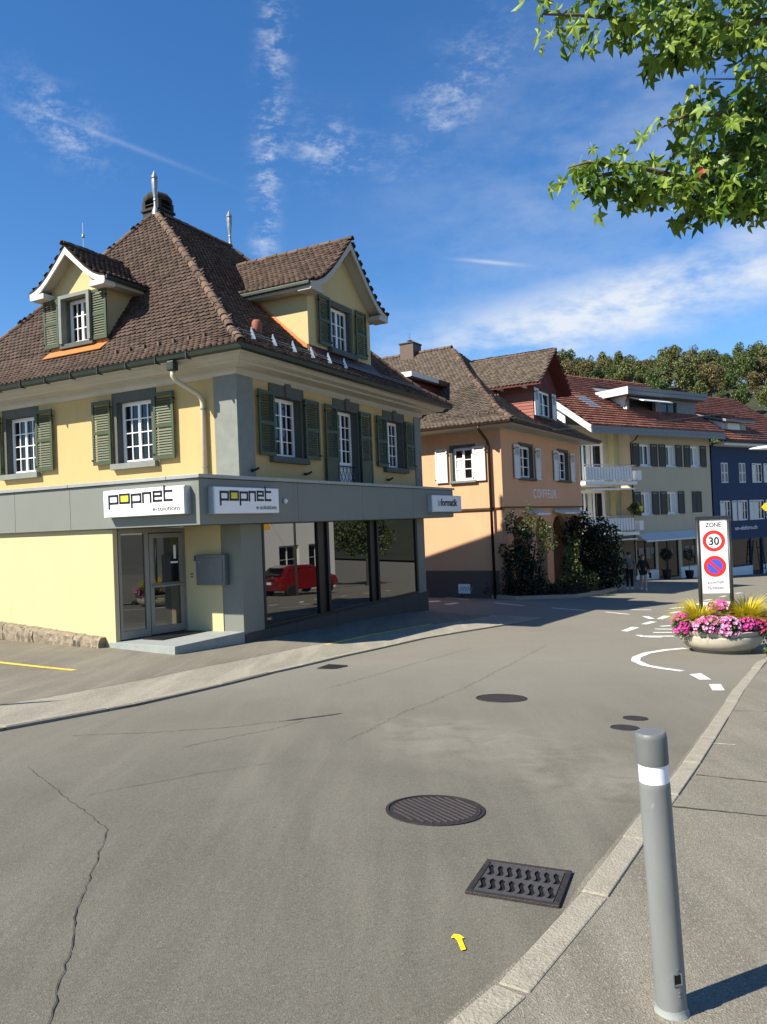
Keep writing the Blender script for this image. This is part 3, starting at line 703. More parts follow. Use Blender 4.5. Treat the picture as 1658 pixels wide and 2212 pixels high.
def window(T, a0, a1, z0, z1, d, parent, cols=2, rows=4, fm='frame_white', gm='glass', sashes=2, fw=.05, name='window', bar=.022, curtain=None, tk='x'):
    mb = MB(); t = .06
    mb.box(T, a0, a1, d-t, d, z0, z0+fw); mb.box(T, a0, a1, d-t, d, z1-fw, z1); mb.box(T, a0, a0+fw, d-t, d, z0+fw, z1-fw); mb.box(T, a1-fw, a1, d-t, d, z0+fw, z1-fw)
    cells = []; wi = (a1-a0-2*fw)/sashes
    for s in range(sashes):
        b0 = a0+fw+s*wi; b1 = b0+wi; k = fw*.75
        if sashes > 1:
            for q0, q1 in ((b0, b0+k), (b1-k, b1)): mb.box(T, q0, q1, d-t+.01, d+.012, z0+fw, z1-fw)
            mb.box(T, b0+k, b1-k, d-t+.01, d+.012, z0+fw, z0+fw+k); mb.box(T, b0+k, b1-k, d-t+.01, d+.012, z1-fw-k, z1-fw)
            c0, c1, y0, y1 = b0+k, b1-k, z0+fw+k, z1-fw-k
        else: c0, c1, y0, y1 = b0, b1, z0+fw, z1-fw
        for i in range(1, cols): x = c0+(c1-c0)*i/cols; mb.box(T, x-bar/2, x+bar/2, d-t+.02, d+.002, y0, y1)
        for j in range(1, rows): y = y0+(y1-y0)*j/rows; mb.box(T, c0, c1, d-t+.02, d+.001, y-bar/2, y+bar/2)
        for i in range(cols):
            for j in range(rows): cells.append((c0+(c1-c0)*i/cols, c0+(c1-c0)*(i+1)/cols, y0+(y1-y0)*j/rows, y0+(y1-y0)*(j+1)/rows))
    o = mb.build(name, fm, parent)
    for c in cells:
        k = rnd.uniform(-.0015, .0015); k2 = rnd.uniform(-.0015, .0015)
        MB().quad(T(c[0], d-.03+k, c[2]), T(c[1], d-.03-k, c[2]), T(c[1], d-.03-k+k2, c[3]), T(c[0], d-.03+k+k2, c[3])).build('pane', gm, o, recalc=False)
    if curtain:
        x0, x1 = curtain; cm = MB(); n = 14
        vs = []
        for i in range(n+1):
            a = x0+(x1-x0)*i/n; dd = d-.028+.0*math.sin(i*2.1); vs += [T(a, dd, z0+.1), T(a, dd, z1-.08)]
        cm.add(vs, [(2*i, 2*i+1, 2*i+3, 2*i+2) for i in range(n)]).build('curtain', 'curtain', o)
    return o
SLATS = {}
def shutter(T, a0, a1, z0, z1, parent, d=.07, m='shutter_green', mid=True, solid_from=None, slats=True, few=None, hook=True):
    mb = MB(); st = .065; t = .04
    mb.box(T, a0, a0+st, d, d+t, z0, z1); mb.box(T, a1-st, a1, d, d+t, z0, z1)
    rails = [(z0, z0+.09), (z1-.08, z1)]
    if mid: zm = (z0+z1)/2; rails.insert(1, (zm-.04, zm+.04))
    if solid_from is not None:
        rails = [(z0, z0+.09), (solid_from-.04, solid_from+.04), ((solid_from+z1)/2-.04, (solid_from+z1)/2+.04), (z1-.08, z1)]
    for y0, y1 in rails: mb.box(T, a0+st, a1-st, d+.002, d+t-.002, y0, y1)
    if few:
        mb.box(T, a0+st, a1-st, d+.01, d+.028, z0+.09, few); mb.box(T, a0+st, a1-st, d+.004, d+t-.004, few-.05, few)
    if solid_from is not None: mb.box(T, a0+st, a1-st, d+.012, d+.028, z0+.09, solid_from-.04)
    o = mb.build('shutter', m, parent)
    if hook: MB().box(T, a1-.02, a1+.03, d+.0, d+t+.02, z0+.10, z0+.14).build('hinge', 'iron_black', o); MB().box(T, a0-.03, a0+.02, d, d+t+.02, z1-.2, z1-.16).build('hinge', 'iron_black', o)
    if not slats: 
        return o
    for (x0, y0), (x1, y1) in zip(rails, rails[1:]):
        lo, hi = y0, x1
        if few and lo < few-.1: lo = few
        if solid_from is not None and lo < solid_from-.1 and hi > 0 and (x0, y0) == rails[0]: continue
        z = y0+.035 if not few else lo+.03
        while z < hi if False else z < (x1-.02):
            key = (T, round(a1-a0-2*st, 3), m)
            p0 = Vector(T(0, 0, 0))
            if key not in SLATS:
                l = (a1-a0-2*st)/2-.001
                q = [(-.018, .024), (-.008, .024), (.018, -.024), (.008, -.024)]
                A = [Vector(T(-l, dd, zz))-p0 for dd, zz in q]; B_ = [Vector(T(l, dd, zz))-p0 for dd, zz in q]
                me = MB().prism(A, B_).mesh('slat'); me.materials.append(MATS[m]); SLATS[key] = me
            so = bpy.data.objects.new('slat', SLATS[key]); COL.objects.link(so); so.parent = o
            so.location = Vector(T((a0+a1)/2, d+t/2, z)) - p0*0
            z += .062
    return o
def sill(T, a0, a1, z, parent, m='stone_grey', depth=.13, h=.11):
    MB().box(T, a0, a1, -.02, depth, z-h, z).build('window_sill', m, parent, bevel=.01)
def surround(T, a0, a1, z0, z1, parent, w=.15, d=.02, lint=.3, m='window_stone', key=True, bottom=True):
    mb = MB()
    mb.box(T, a0-w, a0, -.02, d, z0, z1); mb.box(T, a1, a1+w, -.02, d, z0, z1); mb.box(T, a0-w, a1+w, -.02, d+.003, z1, z1+lint)
    if key:
        c = (a0+a1)/2; mb.add([T(c-.10, d, z1), T(c+.10, d, z1), T(c+.13, d, z1+lint), T(c-.13, d, z1+lint), T(c-.09, d+.05, z1+.01), T(c+.09, d+.05, z1+.01), T(c+.12, d+.05, z1+lint), T(c-.12, d+.05, z1+lint)], [(4, 5, 6, 7), (0, 1, 5, 4), (1, 2, 6, 5), (2, 3, 7, 6), (3, 0, 4, 7)])
    mb.build('window_surround', m, parent)

# ------------------------------------------------------------------ the corner shop house
HEAD = 27.7                                   # heading of its street front
Pc = Vector((-3.165, 16.9, 1.141+EYE))        # upper wall corner on the street
BASE = Pc.z - 3.5
def rot_for(head): return R_(90-head)
def tA(a, d, z): return (-d, a, z)            # left (sunny) front: a runs away from the corner, d is outward
def tB(a, d, z): return (a, -d, z)            # street front
def tC(a, d, z): return (a, 10.3+d, z)        # far left side
def tR(a, d, z): return (9.6+d, a, z)         # right side
RECT = (0, 9.6, 0, 10.3)
def dormer(house, roof, T, ac, half, wd, zbot, zwall, zpeak, Wd, zeave, ov, depth, tiles, Tax, win, wall_m, big):
    # T(a,d,z) face frame, wall front at d=wd, roof half width Wd, front overhang ov, runs back to d=-depth
    fx = [0, .28, .50, .70, .87, 1.0]; fz = [0, .38, .65, .85, .955, 1.0]
    X = [f*Wd for f in fx]; Zr = [zpeak-(zpeak-zeave)*f for f in fz]
    zr = lambda x: float(np.interp(abs(x), X, Zr))
    w0, w1, y0, y1 = win
    wl, rv = facade(T, ac-half, ac+half, zbot, zwall, [(w0, w1, y0, y1)], .16, wd)
    xs = np.linspace(-half, half, 13)
    for i in range(12): wl.quad(T(ac+xs[i], wd, zwall), T(ac+xs[i+1], wd, zwall), T(ac+xs[i+1], wd, max(zwall, zr(xs[i+1])-.05)), T(ac+xs[i], wd, max(zwall, zr(xs[i])-.05)))
    for sg in (-1, 1):
        wl.quad(T(ac+sg*half, wd, zbot-.3), T(ac+sg*half, -depth, zbot-.3), T(ac+sg*half, -depth, zr(half)-.02), T(ac+sg*half, wd, zr(half)-.02))
    dm = wl.build('dormer_wall', wall_m, house); rv.build('reveal', 'window_stone', dm)
    # deck
    dk = MB()
    for sg in (-1, 1):
        for i in range(len(X)-1):
            a, b = ac+sg*X[i], ac+sg*X[i+1]
            dk.prism([T(a, wd+ov, Zr[i]-.01), T(b, wd+ov, Zr[i+1]-.01), T(b, wd+ov, Zr[i+1]-.05), T(a, wd+ov, Zr[i]-.05)], [T(a, -depth, Zr[i]-.01), T(b, -depth, Zr[i+1]-.01), T(b, -depth, Zr[i+1]-.05), T(a, -depth, Zr[i]-.05)])
    dr = dk.build('dormer_roof', 'roof_deck', house)
    p00 = Vector(T(0, 0, 0)); ax = (Vector(T(0, 1, 0))-p00)
    for sg in (-1, 1):
        pts = [Vector(T(ac+sg*(X[i]+(.03 if i == len(X)-1 else 0)), 0, Zr[i])) for i in range(len(X)-1, -1, -1)]
        tiles.add(pts, ax, lambda c: (-depth, wd+ov-.06))
    ridge_tiles(dr, [T(ac, wd+ov+.04, zpeak+.015), T(ac, -depth, zpeak+.015)], .085, .36)
    # bargeboards, soffit and cornice returns
    bb = MB(); e0, e1 = wd+ov-.05, wd+ov-.01
    th = .17 if big else .15
    for sg in (-1, 1):
        for i in range(len(X)-1):
            a, b = ac+sg*X[i], ac+sg*X[i+1]
            k0 = th if i else th*1.25
            bb.prism([T(a, e0, Zr[i]-.05), T(b, e0, Zr[i+1]-.05), T(b, e0, Zr[i+1]-.05-th), T(a, e0, Zr[i]-.05-k0)], [T(a, e1, Zr[i]-.05), T(b, e1, Zr[i+1]-.05), T(b, e1, Zr[i+1]-.05-th), T(a, e1, Zr[i]-.05-k0)])
    bo = bb.build('bargeboard', 'peeling_white' if not big else 'trim_cream', house)
    sf = MB()
    for sg in (-1, 1):
        for i in range(len(X)-1):
            a, b = ac+sg*X[i]*.97, ac+sg*X[i+1]*.97
            sf.quad(T(a, e0+.001, Zr[i]-.12), T(b, e0+.001, Zr[i+1]-.12), T(b, wd, Zr[i+1]-.12), T(a, wd, Zr[i]-.12))
    sf.build('soffit', 'trim_cream', bo)
    for sg in (-1, 1):
        lo, hi = sorted((ac+sg*(half-.12), ac+sg*(Wd-.02)))
        MB().box(T, lo, hi, wd-.02, e1+.006, zeave-.24, zeave-.10).build('cornice_return', 'peeling_white' if not big else 'trim_cream', house, bevel=.012)
        lo, hi = sorted((ac+sg*(half+.01), ac+sg*(Wd-.03)))
        MB().box(T, lo, hi, -depth, e0-.01, zeave-.2, zeave-.09).build('eave_board', 'trim_cream', house)
        lo, hi = sorted((ac+sg*(Wd-.03), ac+sg*(Wd+.07)))
        MB().box(T, lo, hi, -depth, e0+.02, zeave-.13, zeave-.03).build('gutter', 'gutter_green', house, bevel=.02)
    return dm

def corner_house():
    H = empty('corner_house', (Pc.x, Pc.y, BASE), rot_for(HEAD), label='yellow corner house with brown tiled hip roof, green shutters and grey shopfront', cat='house')
    bpy.context.view_layer.update(); WM = H.matrix_world.copy()
    z = lambda zr: zr+3.5
    # ---- upper walls with real openings
    SA0, SA1 = z(.55), z(2.05)
    holesA = [(2.52, 3.66, SA0, SA1), (6.64, 7.78, SA0, SA1)]
    holesB = [(1.36, 2.52, SA0, z(2.0)), (4.24, 5.38, z(-.12), z(2.0)), (7.12, 8.28, SA0, z(2.0))]
    wt = z(2.42)
    wl, rv = facade(tA, 0, 10.3, z(-.2), wt, holesA, .22); w2, r2 = facade(tB, 0, 9.6, z(-.2), wt, holesB, .26)
    wl.add(w2.v, w2.f); rv.add(r2.v, r2.f)
    for T, L_ in ((tC, 9.6), (tR, 10.3)): wl.quad(T(0, 0, z(-.2)), T(L_, 0, z(-.2)), T(L_, 0, wt), T(0, 0, wt))
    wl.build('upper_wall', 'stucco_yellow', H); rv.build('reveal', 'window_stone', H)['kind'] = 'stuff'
    for h in holesA:
        window(tA, h[0], h[1], h[2], h[3], -.17, H, 2, 4); surround(tA, h[0], h[1], h[2], h[3], H, .15, .02, .30, key=False); sill(tA, h[0]-.17, h[1]+.17, h[2], H, h=.14)
        shutter(tA, h[0]-.76, h[0]-.14, z(.56), z(2.13), H, hook=True); shutter(tA, h[1]+.14, h[1]+.76, z(.56), z(2.13), H)
    for i, h in enumerate(holesB):
        if i == 1:
            window(tB, h[0], h[1], z(.5), h[3], -.2, H, 2, 4)
            MB().box(tB, h[0], h[1], -.25, -.21, h[2], z(.5)).build('door_panel', 'frame_white', H)
            rl = MB(); n = 5
            for k in range(n):
                for s in (-1, 1):
                    c = h[0]+.08+(h[1]-h[0]-.16)*(k+.5)/n; wv = (h[1]-h[0]-.16)/n*.75*s
                    rl.tube([tB(c-wv, -.1, h[2]+.04), tB(c+wv*.1, -.1, z(.2)), tB(c+wv, -.1, z(.46))], .009, 5)
            rl.box(tB, h[0]+.01, h[1]-.01, -.115, -.085, z(.46), z(.49)); rl.box(tB, h[0]+.01, h[1]-.01, -.115, -.085, h[2]+.02, h[2]+.045)
            rl.build('lattice_railing', 'iron_black', H)
            for a, b in ((h[0]-.68, h[0]-.06), (h[1]+.06, h[1]+.70)): shutter(tB, a, b, z(-.12), z(2.06), H, solid_from=z(.62))
            surround(tB, h[0], h[1], h[2], h[3], H, .15, .02, .34, m='window_stone')
        else:
            window(tB, h[0], h[1], h[2], h[3], -.2, H, 2, 4); surround(tB, h[0], h[1], h[2], h[3], H, .15, .02, .34); sill(tB, h[0]-.2, h[1]+.2, h[2], H, 'window_stone', h=.15)
            for a, b in ((h[0]-.68, h[0]-.06), (h[1]+.08, h[1]+.74)): shutter(tB, a, b, z(.54), z(2.06), H)
    # corner pilasters
    MB().box(tA, -.035, .61, -.03, .035, z(-.05), z(2.36)).build('corner_pilaster', 'stone_grey', H)
    MB().box(tB, -.034, .57, -.03, .034, z(-.05), z(2.36)).build('corner_pilaster', 'stone_grey', H)
    MB().box(tB, 9.16, 9.635, -.03, .035, z(-.05), z(2.36)).build('corner_pilaster', 'stone_grey', H)
    for u in (.42, 2.6, 7.1):
        MB().tube([tB(u, 0, z(.17)), tB(u, .1, z(.17))], .03, 6).tube([tB(u-.08, .1, z(.14)), tB(u+.1, .16, z(.22))], .028, 6).build('wall_hook', 'iron_black', H)
    # ---- eaves: cornice, gutter
    ring_sweep(RECT, [(.015, z(2.28)), (.09, z(2.36)), (.10, z(2.43)), (.42, z(2.46)), (.44, z(2.50)), (.62, z(2.53)), (.66, z(2.60)), (.72, z(2.62)), (.72, z(2.70)), (.3, z(2.75))]).build('cornice', 'trim_cream', H)
    ring_sweep(RECT, [(.72, z(2.70)), (.74, z(2.62)), (.80, z(2.59)), (.86, z(2.63)), (.885, z(2.715)), (.90, z(2.725)), (.885, z(2.735)), (.865, z(2.72)), (.84, z(2.65)), (.78, z(2.62)), (.74, z(2.72))]).build('gutter', 'gutter_green', H)
    for k in range(12): MB().box(tA, .6+k*.9, .63+k*.9, .73, .895, z(2.58), z(2.60)).box(tA, .6+k*.9, .63+k*.9, .885, .902, z(2.58), z(2.73)).build('gutter_bracket', 'gutter_green', H)
    # downpipe on the sunny front
    MB().box(tA, 1.0, 1.2, .70, .88, z(2.38), z(2.6)).build('hopper', 'gutter_green', H, bevel=.03)
    dp = MB().tube([tA(1.1, .79, z(2.4)), tA(1.1, .79, z(2.27)), tA(1.08, .72, z(2.18)), tA(.92, .18, z(1.93)), tA(.90, .10, z(1.82)), tA(.89, .09, z(1.7)), tA(.88, .09, z(-.1))], .055, 12).build('downpipe', 'pipe_cream', H, smooth=True)
    for q in (1.6, .28): MB().tube([tA(.89, .02, z(q)), tA(.89, .155, z(q))], .02, 6).lathe([(.064, -.015), (.064, .015)], 12, tA(.89, .09, z(q))).build('pipe_clamp', 'zinc', dp)
    # ---- main roof
    Zs = [z(q) for q in (2.73, 2.93, 3.2, 3.62, 4.13, 5.06, 6.6, 8.12)]
    U0 = [-.87, -.55, -.2, .2, .56, 1.23, 2.2, 3.15]; V0 = [-.87, -.53, -.1, .38, .92, 1.9, 3.52, 5.15]
    deck = MB(); vs = []
    for k in range(len(Zs)):
        a, b = U0[k], V0[k]; vs += [(a, b, Zs[k]-.02), (9.6-a, b, Zs[k]-.02), (9.6-a, 10.3-b, Zs[k]-.02), (a, 10.3-b, Zs[k]-.02)]
    fs = [(k*4+j, k*4+(j+1) % 4, (k+1)*4+(j+1) % 4, (k+1)*4+j) for k in range(len(Zs)-1) for j in range(4)]
    roof = deck.add(vs, fs).build('roof', 'roof_deck', H)
    tl = Tiles(.168, .138, .020, True, .040)
    zs2 = np.linspace(Zs[0], Zs[-1], 40)
    uA = lambda q: float(np.interp(q, Zs, U0)); vB = lambda q: float(np.interp(q, Zs, V0))
    ptsA = [(U0[k], 0, Zs[k]) for k in range(len(Zs))]; ptsB = [(0, V0[k], Zs[k]) for k in range(len(Zs))]
    tl.add(ptsA, (0, 1, 0), lambda c: (vB(c.z), 10.3-vB(c.z)), keep=lambda p: not (4.3 < p.y < 6.0 and .25 < p.x < 1.0))
    tl.add(ptsB, (1, 0, 0), lambda c: (uA(c.z), 9.6-uA(c.z)), keep=lambda p: not (3.3 < p.x < 6.3 and .15 < p.y < 1.8))
    tl.add([(0, 10.3-V0[k], Zs[k]) for k in range(len(Zs))], (1, 0, 0), lambda c: (uA(c.z), 4.5))
    hip = [(uA(q), vB(q), q+.02) for q in np.linspace(Zs[0]+.0, Zs[-1], 14)]
    ridge_tiles(roof, hip, .105, .33); ridge_tiles(roof, [(x, 10.3-y, q) for x, y, q in hip], .105, .33); ridge_tiles(roof, [(9.6-x, y, q) for x, y, q in hip], .105, .33)
    ridge_tiles(roof, [(6.45, 5.15, Zs[-1]+.03), (3.15, 5.15, Zs[-1]+.03)], .11, .34)
    # finials
    for u in (3.12, 6.5):
        fprof = [(.11, -.1), (.10, .0), (.085, .05), (.05, .14), (.042, .30), (.055, .34), (.045, .38), (.055, .5), (.078, .66), (.09, .85), (.088, .95), (.07, .98), (.095, .99), (.095, 1.03), (.075, 1.06), (.045, 1.12), (.01, 1.2)]
        MB().lathe(fprof, 10, (u, 5.15, Zs[-1]+.04)).build('roof_finial', 'zinc', H)
    # chimney with domed cap
    cu, cv, hw_ = 3.62, 5.52, .31
    sq = lambda k, z0, z1: (XYZ, cu-k, cu+k, cv-k, cv+k, z0, z1)
    MB().box(*sq(hw_, z(7.3), z(8.34))).build('chimney', 'chimney_dark', H); MB().box(*sq(hw_+.05, z(8.34), z(8.42))).build('chimney_collar', 'chimney_dark', H, bevel=.015)
    for sx in (-1, 1):
        for sy in (-1, 1): MB().box(XYZ, cu+sx*.26-.06, cu+sx*.26+.06, cv+sy*.26-.06, cv+sy*.26+.06, z(8.42), z(8.66)).build('cap_pier', 'chimney_dark', H)
    MB().box(*sq(.22, z(8.42), z(8.66))).build('chimney_core', 'hole_black', H)
    MB().box(*sq(.20, z(8.52), z(8.56))).box(XYZ, cu-.31, cu+.31, cv-.31, cv+.31, z(8.525), z(8.55)).build('cap_slat', 'chimney_dark', H)
    MB().lathe([(.40, z(8.66)), (.42, z(8.70)), (.42, z(8.78)), (.39, z(8.84)), (.32, z(8.90)), (.18, z(8.95)), (.02, z(8.97))], 8, (cu, cv, 0)).build('chimney_cap', 'chimney_dark', H)
    # ---- dormers
    dA = dormer(H, roof, tA, 5.13, .95, -.20, z(3.45), z(4.95), z(6.2), 1.36, z(5.22), .36, 1.75, tl, (1, 0, 0), (4.63, 5.55, z(3.78), z(4.92)), 'stucco_dormer', False)
    window(tA, 4.63, 5.55, z(3.78), z(4.92), -.20-.12, H, 2, 3); surround(tA, 4.63, 5.55, z(3.78), z(4.92), H, .10, -.185, .09, m='stone_grey', key=False)
    MB().box(tA, 4.5, 5.7, -.22, -.07, z(3.66), z(3.775)).build('window_sill', 'window_stone', H, bevel=.01)
    def sA(a, d, zz): return tA(a, d-.2, zz)
    def sB(a, d, zz): return tB(a, d-.05, zz)
    shutter(sA, 4.02, 4.55, z(3.74), z(5.0), H); shutter(sA, 5.75, 6.30, z(3.74), z(5.0), H)
    fp = [(.10, 3.42), (-.19, 3.66), (-.19, 3.74), (-.175, 3.74), (-.175, 3.67), (.11, 3.435)]
    MB().prism([tA(4.05, d, z(q)) for d, q in fp], [tA(6.15, d, z(q)) for d, q in fp]).build('flashing', 'copper_orange', H)
    MB().tube([tA(5.13, -.45, z(6.2)), tA(5.13, -.45, z(6.95))], .008, 5).lathe([(.01, 0), (.04, .03), (.035, .09), (.01, .13)], 8, tA(5.13, -.45, z(6.55))).build('lightning_rod', 'zinc', H)
    dB = dormer(H, roof, tB, 4.8, 1.68, -.05, z(3.3), z(4.85), z(6.72), 2.1, z(5.08), .42, 3.75, tl, (0, 1, 0), (4.22, 5.28, z(3.66), z(4.86)), 'stucco_dormer', True)
    window(tB, 4.22, 5.28, z(3.66), z(4.85), -.05-.13, H, 2, 3); surround(tB, 4.22, 5.28, z(3.66), z(4.85), H, .12, -.03, .14, key=False)
    MB().box(tB, 4.05, 5.45, -.07, .10, z(3.50), z(3.655)).build('window_sill', 'window_stone', H, bevel=.01)
    shutter(sB, 3.52, 4.10, z(3.64), z(4.98), H); shutter(sB, 5.48, 6.10, z(3.64), z(4.98), H)
    # copper flashing along the dormer foot and its cheek
    MB().prism([tB(3.05, .30, z(3.16)), tB(3.05, -.06, z(3.45)), tB(3.05, -.06, z(3.56)), tB(3.05, -.035, z(3.56))], [tB(6.55, .30, z(3.16)), tB(6.55, -.06, z(3.45)), tB(6.55, -.06, z(3.56)), tB(6.55, -.035, z(3.56))]).build('flashing', 'copper_brown', H)
    fl = MB()
    cs = [(.05, 3.43), (.35, 3.66), (.92, 4.18), (1.4, 4.64), (1.85, 5.06)]
    for (v0, z0), (v1, z1) in zip(cs, cs[1:]): fl.prism([(3.105, v0, z(z0)), (3.105, v0, z(z0+.11)), (3.125, v0, z(z0+.11)), (3.125, v0, z(z0))], [(3.105, v1, z(z1)), (3.105, v1, z(z1+.11)), (3.125, v1, z(z1+.11)), (3.125, v1, z(z1))])
    fl.build('flashing', 'copper_orange', H)
    dC = dormer(H, roof, tC, 4.8, 1.2, .05, z(3.3), z(4.6), z(5.9), 1.55, z(4.75), .30, 2.6, tl, (0, 1, 0), (4.3, 5.3, z(3.6), z(4.5)), 'stucco_dormer', True)
    window(tC, 4.3, 5.3, z(3.6), z(4.5), .05-.13, H, 2, 3)
    # vent pipe and snow guards on the street slope
    MB().lathe([(.12, z(3.3)), (.12, z(3.72)), (.09, z(3.78)), (.02, z(3.80))], 12, (1.15, .22, 0)).build('roof_vent', 'terracotta', H, smooth=True)
    for k in range(6):
        u = .10+k*.80; g = MB(); n_ = Vector((-.80, -.60, 0)); sd = Vector((.60, -.80, 0)); b0 = Vector((u, -.46, z(3.02)))
        for i in range(3):
            w_ = .055-.013*i; c_ = b0+Vector((0, .025*i, .085*i))
            A_ = [c_-sd*w_, c_+sd*w_, c_+sd*w_*.35+Vector((0, 0, .10)), c_-sd*w_*.35+Vector((0, 0, .10))]
            g.prism([p+n_*(.035-.0*i) for p in A_], [p-n_*.01+Vector((0, 0, .02)) for p in A_])
        g.build('snow_guard', 'snow_guard', H)
    for k in range(2): MB().tube([tB(-.2, .42-.1*k, z(3.13+.09*k)), tB(9.6, .42-.1*k, z(3.13+.09*k))], .008, 5).build('guard_wire', 'zinc', H)
    for k in range(7): 
        v = .5+k*.45; MB().box(tA, v, v+.05, .33, .40, z(3.12), z(3.22)).build('snow_hook', 'ridge_clay', H)
    tl.finish(roof, 'tile_brown', WM, 300)
    # ---- shopfront: fascia, cap, entrance, glazing
    sF, tF = 2.2, .76
    f0, f1 = z(-1.03), z(-.14)
    UA, VB, UE = -sF, -tF, 10.45
    # fascia core (dark) and panels
    MB().box(XYZ, UA+.03, UE-.03, VB+.03, .15, f0+.01, f1-.01).box(XYZ, UA+.03, .15, .15, 10.3, f0+.01, f1-.01).build('fascia_core', 'panel_dark', H)
    jA = [VB, 2.80, 4.58, 6.4, 8.2, 10.3]; jB = [UA+.032, 1.15, 4.2, 7.3, UE]
    for a, b in zip(jA, jA[1:]): MB().box(tA, a+.005 if a != VB else a, b-.005, sF-.03, sF, f0, f1).build('fascia_panel', 'panel_grey', H)
    for a, b in zip(jB, jB[1:]): MB().box(tB, a+(.005 if a != jB[0] else 0), b-.005, tF-.03, tF, f0, f1).build('fascia_panel', 'panel_grey', H)
    MB().box(XYZ, UE-.03, UE, VB+.031, .15, f0, f1).build('fascia_panel', 'panel_grey', H)
    cp = [(-.02, f1+.004), (.05, f1+.004), (.05, f1+.07), (-.1, f1+.085)]
    for a, b in ((UA-.05, 2.0), (2.01, 6.0), (6.01, UE+.05)): MB().box(XYZ, a, b, VB-.05, .02, f1+.012, f1+.085).build('parapet_cap', 'cap_metal', H, bevel=.006)
    for a, b in ((.03, 2.8), (2.81, 6.5), (6.51, 10.3)): MB().box(XYZ, UA-.05, .02, a, b, f1+.012, f1+.085).build('parapet_cap', 'cap_metal', H, bevel=.006)
    MB().box(XYZ, UA+.02, UE-.02, VB+.02, .2, f1-.009, f1+.011).box(XYZ, UA+.02, .2, .21, 10.28, f1-.009, f1+.011).build('shadow_gap', 'hole_black', H)
    MB().box(XYZ, UA+.04, UE-.04, VB+.04, .2, f0-.012, f0+.008).box(XYZ, UA+.04, .2, .21, 10.2, f0-.012, f0+.008).build('soffit', 'panel_dark', H)
    MB().lathe([(.01, 0), (.055, .01), (.06, .05), (.03, .08), (.01, .085)], 12).build('dome_lamp', 'sign_white', H, smooth=True).matrix_local = Matrix.Translation(tB(.6, tF, z(-.56))) @ Matrix.Rotation(R_(90), 4, 'X')
    # lower yellow wall on the left
    gl = z(-3.75)
    MB().box(XYZ, -2.1, -1.86, 1.84, 10.3, gl, f0-.012).build('lower_wall', 'stucco_pale', H)
    MB().box(XYZ, -2.095, .1, 10.05, 10.3, gl, f0-.012).build('lower_wall', 'stucco_pale', H)
    # rough stone plinth course along its foot
    v = 1.98
    while v < 9:
        l = rnd.uniform(.7, 1.3); n = 14; mb = MB(); vs = []; m_ = 7
        for i in range(n+1):
            vv = v+l*i/n; zt = z(-3.30)+(vv-2)*.077; e = 1 if 0 < i < n else .6
            pr_ = [(.0, -.35), (.19, -.35), (.20, -.18), (.19, -.10), (.175, -.04), (.13, .0), (.0, .012)]
            for dd, zz in pr_:
                vs.append(tA(vv, 2.1+dd+(rnd.gauss(0, .014) if dd else 0), zt+zz+(rnd.gauss(0, .009) if zz > -.2 else 0)))
        fs = [(i*m_+j, i*m_+(j+1) % m_, (i+1)*m_+(j+1) % m_, (i+1)*m_+j) for i in range(n) for j in range(m_)]+[tuple(range(m_)), tuple(n*m_+j for j in range(m_))]
        mb.add(vs, fs).build('plinth_stone', 'rough_stone', H); v += l+.004
    # slab step
    MB().prism([(-2.36, -.16, z(-3.36)), (-.36, -.30, z(-3.35)), (-.30, 1.9, z(-3.37)), (-2.12, 1.86, z(-3.39))], [(-2.36, -.16, z(-3.75)), (-.36, -.30, z(-3.75)), (-.30, 1.9, z(-3.75)), (-2.12, 1.86, z(-3.75))]).build('entrance_slab', 'slab_concrete', H, bevel=.008)
    MB().prism([(-1.75, .75, z(-3.343)), (-.55, .62, z(-3.343)), (-.5, 1.1, z(-3.343)), (-1.7, 1.35, z(-3.343))], [(-1.75, .75, z(-3.42)), (-.55, .62, z(-3.42)), (-.5, 1.1, z(-3.42)), (-1.7, 1.35, z(-3.42))]).build('door_mat', 'iron_black', H)
    # entrance: oblique door screen from DL to DR
    DL = Vector((-1.98, 1.66)); DR = Vector((-.42, 1.26)); dd = (DR-DL); dl = dd.length; dd.normalize(); nn = Vector((dd.y, -dd.x))
    if nn.y > 0: nn = -nn
    def tD(a, d, zz): return (DL.x+dd.x*a+nn.x*d, DL.y+dd.y*a+nn.y*d, zz)
    db = z(-3.36); dt = f0-.02
    MB().prism([(-1.86, 1.84, db-.1), (-1.86, 1.84, dt), tD(-.02, 0, dt), tD(-.02, 0, db-.1)], [(-2.1, 1.84, db-.1), (-2.1, 1.84, dt), tD(-.12, .0, dt), tD(-.12, .0, db-.1)]).build('door_return', 'stucco_pale', H)
    fr = MB(); q = .05
    fr.box(tD, 0, dl, -.06, 0, dt-.10, dt); fr.box(tD, 0, .06, -.06, 0, db, dt-.10); fr.box(tD, dl-.06, dl, -.06, 0, db, dt-.10); fr.box(tD, .60, .70, -.06, 0, db, dt-.10); fr.box(tD, .06, .60, -.06, 0, db, db+.16)
    ent = fr.build('entrance_frame', 'frame_bronze', H)
    MB().box(tD, .06, .60, -.045, -.035, db+.16, dt-.10).build('pane', 'shop_glass', ent)
    lf = MB(); a0, a1, y0, y1 = .71, dl-.07, db+.02, dt-.12
    lf.box(tD, a0, a0+.09, -.05, .01, y0, y1); lf.box(tD, a1-.09, a1, -.05, .01, y0, y1); lf.box(tD, a0+.09, a1-.09, -.05, .01, y1-.10, y1); lf.box(tD, a0+.09, a1-.09, -.05, .01, y0, y0+.16); lf.box(tD, a0+.09, a1-.09, -.05, .008, y0+1.0, y0+1.09)
    leaf = lf.build('door', 'frame_bronze', H)
    MB().box(tD, a0+.09, a1-.09, -.03, -.02, y0+1.09, y1-.10).build('pane', 'shop_glass', leaf); MB().box(tD, a0+.09, a1-.09, -.03, -.02, y0+.16, y0+1.0).build('pane', 'shop_glass', leaf)
